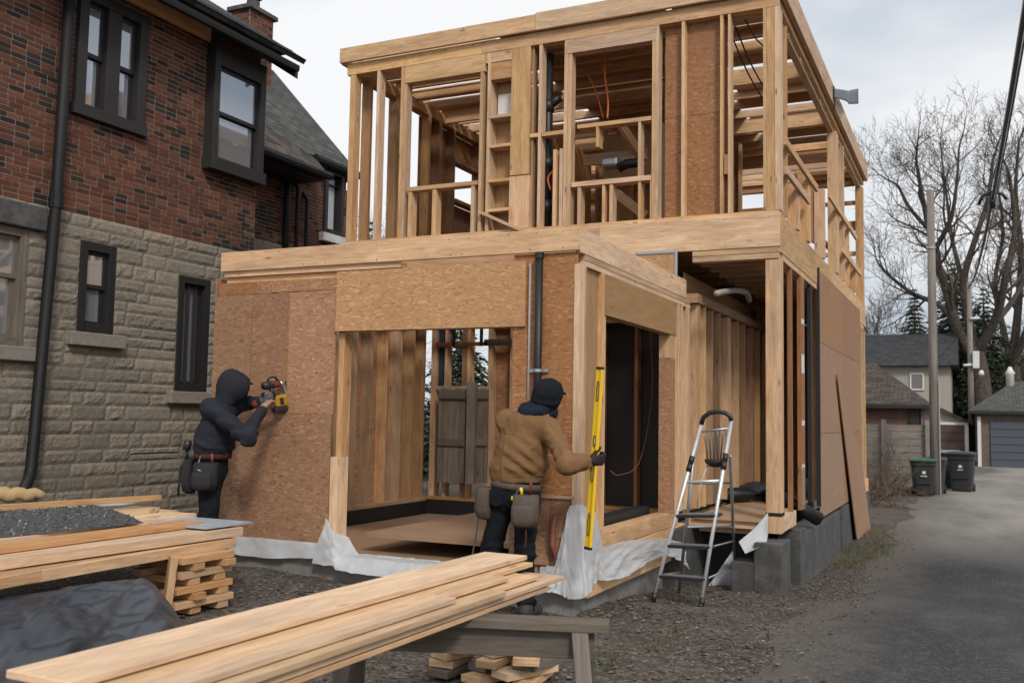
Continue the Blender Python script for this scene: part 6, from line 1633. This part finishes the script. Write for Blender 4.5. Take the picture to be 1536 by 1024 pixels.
yy=22.; c=Vector((.0186*28+b2.x+.02,yy,cz_(yy))); sp=thing('cable_splice','dark splice clamp hanging on the overhead cables','cable clamp',tuple(c))
m=MB(); m.tube([c+Vector((-.26,0,-.12)),c+Vector((-.18,0,.07)),c+Vector((0,0,.13)),c+Vector((.18,0,.07)),c+Vector((.26,0,-.05))],.035,8); m.build('clamp_arch',M['darkplastic'],sp,smooth=True)
m=MB(); m.tube([c+Vector((-.02,0,.1)),c+Vector((0,0,-.22))],.055,8); m.build('clamp_body',M['darkplastic'],sp,smooth=True)
def w2(s): a=P2-Vector((0,0,2.6)); b_=Vector((7.5,47,4.4)); p=a.lerp(b_,s); p.z-=4*.5*s*(1-s); return p
m=MB(); m.tube([w2(i/20) for i in range(21)],.018,5); tag(m.build('service_wire',M['darkplastic']),'thin service wire sagging from the far pole to the right garage','cable')
def w3(s): a=P2-Vector((0,0,1.5)); b_=Vector((-3,58,4.6)); p=a.lerp(b_,s); p.z-=4*.7*s*(1-s); return p
m=MB(); m.tube([w3(i/20) for i in range(21)],.018,5); tag(m.build('service_wire',M['darkplastic']),'thin service wire sagging from the far pole to the cream house','cable')
# ---- wheelie bins
M['bin']=plain('bin_charcoal',(.022,.023,.025),.5,var=.25,scale=6); M['binlid']=plain('bin_lid_green',(.02,.085,.045),.45,var=.2); M['binlid_g']=plain('bin_lid_grey',(.16,.17,.175),.45,var=.2)
def bin_(x,y,label,lid,w=.58,hh=.92,rot=0,mark=True):
    T=thing('wheelie_bin',label,'wheelie bin',(x,y,ZG),'wheelie bins beside the grey fence'); d=.66; b0=Vector((x,y,ZG)); cs,sn=math.cos(rot),math.sin(rot); X=Vector((cs,sn,0)); Y=Vector((-sn,cs,0))
    m=MB(); secs=[]
    for t,k in ((.0,.70),(.06,.76),(.5,.88),(.80,.95),(.82,1.03),(.93,1.05)): secs.append((b0+Z3*(.02+hh*t)+Y*(.03*(1-t)),X,Y,w/2*k,d/2*k,6))
    m.loft(secs,28); body=m.build('body',M['bin'],T,smooth=False,bevel=.0)
    m=MB(); secs=[]
    for t,k in ((.935,1.10),(.965,1.12),(1.0,1.02),(1.02,.75)): secs.append((b0+Z3*(.02+hh*t)-Y*.02,X,Y,w/2*k,d/2*k,6))
    m.loft(secs,28); m.build('lid',M[lid],T)
    m=MB(); m.tube([b0+X*(-w/2+.06)+Y*(d/2+.07)+Z3*hh*.93,b0+X*(w/2-.06)+Y*(d/2+.07)+Z3*hh*.93],.018,8); m.build('handle',M['darkplastic'],T)
    for s in (-1,1): m=MB(); c=b0+X*s*(w/2*.78)+Y*(d/2*.8)+Z3*.11; m.tube([c-X*.03,c+X*.03],.11,16); m.build('wheel',M['darkplastic'],T)
    m=MB(); m.hexa(b0+X*(-w/2*.55)-Y*(d/2*.93)+Z3*(hh*.36),(X*w*.55,Y*.05,Z3*.02)); m.build('grab_ledge',M['bin'],body)
    if mark:
        # small white emblem: five-lobed leaf over a short bar of lettering
        c=b0-Y*(d/2*.985)+Z3*(hh*.66); m=MB(); pts=[]
        for k in range(14):
            a=math.pi*2*k/14+math.pi/2; r=.062 if k%2==0 else .03; r*= .7 if k==7 else 1; pts.append(c+X*r*math.cos(a)+Z3*r*math.sin(a)*.9)
        m.prism(pts,-Y*.006); m.build('emblem',M['white'],body)
        m=MB()
        for k in range(6): m.hexa(c+X*(-.075+.025*k)-Z3*.10,(X*.017,-Y*.006,Z3*.025)); 
        m.build('emblem_lettering',M['white'],body)
    return T
pA=AY(1384,720,26.6); bin_(pA.x,26.8,'nearest wheelie bin with green lid and white leaf emblem','binlid',rot=.12)
pB=AY(1398,720,27.0); bin_(pB.x+.02,27.75,'wheelie bin tucked behind the green lidded one','bin',rot=-.1,mark=False)
pC=AY(1443,715,29.0); bin_(pC.x,29.2,'black lidded wheelie bin nearest the alley lane','bin',w=.66,hh=1.05,rot=-.12)
pD=AY(1428,715,29.6); bin_(pD.x-.05,30.3,'wheelie bin with pale grey lid partly behind the black lidded one','binlid_g',w=.6,hh=1.05,rot=.1,mark=False)
# ---- dead brush along the fence
def brush(label,x,y,H,seed,n=17):
    rg=random.Random(seed); T=thing('dead_shrub',label,'shrub',(x,y,ZG),'dead shrubs by the grey fence'); m=MB()
    def rec(p,d,L,r,lv):
        pts=[p];q=p.copy();dd=d.copy()
        for i in range(4): dd=(dd+Vector((rg.uniform(-.35,.35),rg.uniform(-.35,.35),rg.uniform(-.3,.15)))).normalized(); q=q+dd*L/4; q.z=max(q.z,ZG+.02); pts.append(q.copy())
        m.tube(pts,[r,r*.85,r*.7,r*.5,r*.3],3,cap=False)
        if lv<2:
            for k in range(4): rec(pts[rg.randint(1,4)],(dd+Vector((rg.uniform(-1,1),rg.uniform(-1,1),rg.uniform(-.3,.6)))).normalized(),L*.6,r*.55,lv+1)
    for k in range(n): a=rg.random()*6.28; rec(Vector((x+rg.uniform(-.3,.3),y+rg.uniform(-.5,.5),ZG)),Vector((math.cos(a)*.7,math.sin(a)*.7,rg.uniform(.3,1.4))).normalized(),H*rg.uniform(.5,1),.012,0)
    m.build('branches',M['brush'],T); return T
for i,(px,Y,Hh,l) in enumerate(((1322,23,.95,'tall dead shrub against the end of the timber frame house'),(1334,25,.55,'low tangled dead shrub between the frame house and the bins'),(1346,26.5,.45,'small dead brush heap beside the green lidded bin'),(1316,28.2,1.5,'dead vine stems climbing the grey plank fence'))): p=AY(px,720,Y); brush(l,p.x,Y,Hh,70+i)
# ============================================================ GROUND, ROAD
def edge_x(y):   # left edge of the asphalt
    return -1.25+.0*y - .25*max(0,(9-y)/9) + .10*math.sin(y*1.3)+.07*math.sin(y*3.1+1)
xs=[-400,-150,-60,-30,-18,-12]+[-10+.16*i for i in range(63)]+[.3,.8,1.5,3,5,8,14,30,80,200,400]
ys=[-60,-20,-6,0,1.5]+[2.5+.16*i for i in range(60)]+[12.5+.5*i for i in range(14)]+[20,22,25,28,32,36,42,50,60,80,120,200,400,800,1500]
m=MB()
def gfn(i,j):
    x,y=xs[i],ys[j]; z=ground_z(x,y)
    if -10<x<-1.3 and 2<y<13: z+=.035*noise.noise(Vector((x*2.2,y*2.2,0)))+.02*noise.noise(Vector((x*7,y*7,2)))
    return (x,y,z)
m.grid(gfn,len(xs),len(ys),uvf=None)
t=NT('gravel_earth'); o=t.n('NewGeometry').outputs['Position']
n1=t.noise(o,1.1,6,.65); n2=t.noise(o,9,6,.7); v=t.vor(o,42,out='Color'); vd=t.vor(o,42)
sp=t.n('SeparateColor'); t.l(v,sp.inputs[0])
c=t.ramp(n1,[(.35,(.050,.036,.025)),(.52,(.085,.064,.047)),(.68,(.135,.115,.095))])
c=t.mix(.55,c,t.ramp(sp.outputs[0],[(.0,(.045,.036,.03)),(.5,(.115,.10,.085)),(.85,(.18,.165,.15)),(1.0,(.29,.275,.255))]))
c=t.mix(t.ramp(n2,[(.5,0.0),(.7,.6)]),c,(.07,.047,.03))
hh=t.math('ADD',t.math('MULTIPLY',vd,-.7),n2); t.bump(hh,.8,.03); M['earth']=t.fin(c,.95,spec=.15)
gr=m.build('ground',M['earth'],smooth=True); kind(gr,'structure')
# road sheet
ys2=[-8,-3,0]+[1.5+.25*i for i in range(60)]+[17+.6*i for i in range(24)]+[32+2*i for i in range(34)]
m=MB(); 
def rfn(i,j):
    y=ys2[j]; x0=edge_x(y)
    if 24<y: x0=-1.25-(y-24)*.012
    if i==0: x=x0+.05*noise.noise(Vector((y*4,1,0)))
    else: x=[0,-.8,0,1,2.2,3.5,5.5,7][i]
    if i==1: x=x0+.25
    z=ground_z(min(x,0),y)+(.006 if i==0 else .018)
    return (x,y,z)
m.grid(rfn,8,len(ys2))
t=NT('asphalt_worn'); o=t.n('NewGeometry').outputs['Position']
n1=t.noise(t.map(o,(1,.45,1)),.9,6,.65); n2=t.noise(o,4,5,.7); n3=t.noise(o,95,3,.7); big=t.noise(t.map(o,(.5,.16,1)),.8,4,.6)
c=t.ramp(n1,[(.3,(.024,.024,.026)),(.5,(.046,.046,.047)),(.72,(.115,.108,.10))])
c=t.mix(t.ramp(n2,[(.5,0.0),(.78,.5)]),c,(.055,.055,.057))
sx=t.n('SeparateXYZ'); t.l(o,sx.inputs[0])
far=t.math('MULTIPLY',t.ramp(t.math('DIVIDE',sx.outputs[1],40.0),[(.34,0.0),(.48,1.0)]),t.ramp(big,[(.32,.25),(.55,1.0)]))  # far lane brightened in patches, sunlight painted into the asphalt colour
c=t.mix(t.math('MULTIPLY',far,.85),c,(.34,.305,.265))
ed=t.ramp(t.math('ADD',sx.outputs[0],t.math('MULTIPLY',n2,.9)),[(.0,1.0),(1.0,1.0)])
edge=t.math('ADD',t.math('MULTIPLY',t.math('ADD',sx.outputs[0],1.15),1.1),t.math('MULTIPLY_ADD',n2,1.2,-.6))
c=t.mix(t.ramp(edge,[(.0,.85),(.75,0.0)]),c,(.125,.106,.088))
vv=t.vor(o,70,out='Color'); s2=t.n('SeparateColor'); t.l(vv,s2.inputs[0])
c=t.mix(t.ramp(s2.outputs[0],[(.72,0.0),(1.0,.5)]),c,(.2,.19,.175)); 
c=t.mix(.5,c,t.ramp(n3,[(.35,.4),(.65,1.0)]),'MULTIPLY')
# cracks
wv=t.noise(o,1.5,4,.6,out=1); mx=t.n('VectorMath',operation='MULTIPLY_ADD'); t.l(wv,mx.inputs[0]); mx.inputs[1].default_value=(.9,.9,0); t.l(o,mx.inputs[2])
cr=t.vor(mx.outputs[0],.55,'DISTANCE_TO_EDGE'); c=t.mix(t.ramp(cr,[(.0,.4),(.008,0.0)]),c,(.025,.025,.025))
t.bump(t.math('ADD',n3,t.math('MULTIPLY',cr,.4)),.5,.012); M['asphalt']=t.fin(c,.85,spec=.3)
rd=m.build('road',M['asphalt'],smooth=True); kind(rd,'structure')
# loose stones
def stone_mesh(mb,p,r,col):
    vs=[]
    for (x,y,z) in ((1,0,.05),(-.9,.2,0),(0,1,.1),(.1,-1,0),(.15,.1,.42),(0,0,-.4)):
        vs.append(Vector(p)+Vector((x,y,z)).xyz*r*random.uniform(.7,1.25))
    a=random.random()*6.28; cs,sn=math.cos(a),math.sin(a)
    vs=[Vector((p[0]+(v.x-p[0])*cs-(v.y-p[1])*sn,p[1]+(v.x-p[0])*sn+(v.y-p[1])*cs,v.z)) for v in vs]
    for f in ((0,2,4),(2,1,4),(1,3,4),(3,0,4),(2,0,5),(1,2,5),(3,1,5),(0,3,5)): mb.face([vs[k] for k in f],col=col)
m=MB(); rr=random.Random(5)
def inb(x,y):   # inside the foundations
    return (-6.5<x<-2.78 and 7.02<y) or (-2.3<x<-1.72 and y>9.78) or (x<-9.2) or (-7<x<-1.75 and y>10.1)
n=0
while n<14000:
    y=2.6+rr.random()**1.3*14; x=rr.uniform(-8.5,-.75)
    if inb(x,y): continue
    if noise.noise(Vector((x*1.1,y*1.1,4)))<rr.uniform(-.5,.35): continue
    if x>edge_x(y)+.1 and rr.random()>.18: continue
    r=rr.choice((.005,.006,.008,.01,.012,.015,.02)) ; k=rr.uniform(.6,1.35)
    b=rr.choice(((.125,.118,.11),(.10,.093,.085),(.18,.17,.158),(.07,.064,.058))); stone_mesh(m,(x,y,ground_z(x,y)+.012+(.018 if x>edge_x(y) else .01*noise.noise(Vector((x*2.2,y*2.2,0))))),r,tuple(q*k for q in b)); n+=1
M['pebble']=vcol('pebbles',.95,90,.3,.003,.3)
kind(m.build('gravel',M['pebble']),'stuff')
# dry leaves and twigs
m=MB(); n=0
while n<2000:
    y=3.5+rr.random()*13; x=rr.uniform(-4,-.9)
    if inb(x,y): continue
    d=min(abs(x+2.6),abs(x+1.6),abs(x-XH)); 
    if rr.random()>.25+.75*math.exp(-d*2.2): continue
    z=ground_z(x,y)+.022+rr.random()*.012; a=rr.random()*6.28; s=rr.uniform(.008,.020); w=s*rr.uniform(.4,.8)
    c,sn=math.cos(a),math.sin(a); t1,t2=rr.uniform(-.5,.5)*s,rr.uniform(-.6,.6)*s
    col=rr.choice(((.10,.06,.035),(.075,.048,.03),(.15,.105,.065),(.055,.036,.024)))
    m.face([(x-c*s,y-sn*s,z+t2),(x-sn*w,y+c*w,z+t1),(x+c*s,y+sn*s,z+abs(t2)),(x+sn*w,y-c*w,z-t1*.3)],col=col); n+=1
M['leaf']=vcol('dry_leaves',.9,40,.1,.003,.3)
kind(m.build('leaf_litter',M['leaf']),'stuff')
# grass tufts at the wall foot and the road edge
m=MB()
for (cx,cy,rad,cnt) in ((-1.25,14.6,.8,1500),(-1.45,13.3,.4,400),(-1.5,17.0,.6,500),(-2.1,5.7,.22,160),(-1.9,6.3,.2,110),(-2.45,6.5,.2,90),(-7.8,7.0,.5,200)):
    for _ in range(int(cnt*.55)):
        a=rr.random()*6.28; q=rad*math.sqrt(rr.random()); x=cx+q*math.cos(a)*.6; y=cy+q*math.sin(a)*1.4
        if x>edge_x(y)+.15 or inb(x,y): continue
        z=ground_z(x,y)+.01; h=rr.uniform(.02,.075); b=rr.random()*6.28; w=.004
        tip=(x+rr.uniform(-.03,.03),y+rr.uniform(-.03,.03),z+h)
        m.face([(x-w*math.cos(b),y-w*math.sin(b),z),(x+w*math.cos(b),y+w*math.sin(b),z),tip],col=rr.choice(((.075,.095,.03),(.10,.115,.04),(.14,.125,.06),(.055,.075,.025))))
M['grass']=vcol('grass_blades',.8,30,.0,.001,.2)
kind(m.build('grass',M['grass']),'stuff')
# ============================================================ LIGHT, SKY, CAMERA
SUN_EL,SUN_AZ=R(40),R(140)   # azimuth clockwise from +Y
W=bpy.data.worlds.new('World'); bpy.context.scene.world=W; W.use_nodes=True
nt=W.node_tree; nt.nodes.clear()
def wn(t,**k):
    q=nt.nodes.new('ShaderNode'+t)
    for a,v in k.items(): setattr(q,a,v)
    return q
out=wn('OutputWorld'); sky=wn('TexSky',sky_type='NISHITA'); sky.sun_disc=False; sky.sun_elevation=SUN_EL; sky.sun_rotation=SUN_AZ; sky.air_density=1.2; sky.dust_density=3
b1=wn('Background'); b1.inputs[1].default_value=.1; nt.links.new(sky.outputs[0],b1.inputs[0])
tc=wn('TexCoord'); mp=wn('Mapping'); mp.inputs['Scale'].default_value=(1,1,2.2); mp.inputs['Location'].default_value=(.35,.1,.0); nt.links.new(tc.outputs['Generated'],mp.inputs[0])
nz=wn('TexNoise'); nz.inputs['Scale'].default_value=1.7; nz.inputs['Detail'].default_value=5; nz.inputs['Roughness'].default_value=.5; nt.links.new(mp.outputs[0],nz.inputs['Vector'])
rp=wn('ValToRGB'); nt.links.new(nz.outputs[0],rp.inputs[0]); e=rp.color_ramp.elements
e[0].position=.38; e[0].color=(.66,.76,.88,1); e[1].position=.58; e[1].color=(1.29,1.29,1.30,1)
# overcast luminance climbs towards the zenith
sx=wn('SeparateXYZ'); nt.links.new(tc.outputs['Generated'],sx.inputs[0])
ma=wn('Math',operation='MULTIPLY_ADD'); nt.links.new(sx.outputs[2],ma.inputs[0]); ma.inputs[1].default_value=.12; ma.inputs[2].default_value=.93
b2=wn('Background'); 
vd=wn('VectorMath',operation='DOT_PRODUCT'); nt.links.new(tc.outputs['Generated'],vd.inputs[0]); vd.inputs[1].default_value=(math.sin(SUN_AZ)*math.cos(SUN_EL),math.cos(SUN_AZ)*math.cos(SUN_EL),math.sin(SUN_EL))
mx0=wn('Math',operation='MAXIMUM'); nt.links.new(vd.outputs['Value'],mx0.inputs[0]); mx0.inputs[1].default_value=0
pw=wn('Math',operation='POWER'); nt.links.new(mx0.outputs[0],pw.inputs[0]); pw.inputs[1].default_value=2.0
ad=wn('Math',operation='MULTIPLY_ADD'); nt.links.new(pw.outputs[0],ad.inputs[0]); ad.inputs[1].default_value=.32; nt.links.new(ma.outputs[0],ad.inputs[2])
nt.links.new(rp.outputs[0],b2.inputs[0]); nt.links.new(ad.outputs[0],b2.inputs[1])
mxs=wn('MixShader'); mxs.inputs[0].default_value=.88; nt.links.new(b1.outputs[0],mxs.inputs[1]); nt.links.new(b2.outputs[0],mxs.inputs[2]); nt.links.new(mxs.outputs[0],out.inputs[0])
sl=bpy.data.lights.new('sun','SUN'); sl.energy=2.6; sl.angle=R(11); sl.color=(1,.95,.88)
so=bpy.data.objects.new('sun',sl); C.objects.link(so)
d=Vector((math.sin(SUN_AZ)*math.cos(SUN_EL),math.cos(SUN_AZ)*math.cos(SUN_EL),math.sin(SUN_EL)))
so.rotation_euler=d.to_track_quat('Z','Y').to_euler(); so.location=(0,-5,20)
cam=bpy.data.cameras.new('camera'); co=bpy.data.objects.new('camera',cam); C.objects.link(co)
cam.sensor_width=36; cam.lens=36*FPX/CW; cam.clip_end=3000; cam.clip_start=.05
mt=Matrix((RT,UP,-FW)).transposed().to_4x4(); mt.translation=(0,0,EYE); co.matrix_world=mt
cam.dof.use_dof=True; cam.dof.focus_distance=8.0; cam.dof.aperture_fstop=4.0
sc=bpy.context.scene; sc.camera=co
sc.view_settings.view_transform='Standard'; sc.view_settings.look='None'; sc.view_settings.exposure=-.26; sc.view_settings.gamma=1
sc.cycles.use_denoising=True; sc.cycles.max_bounces=6
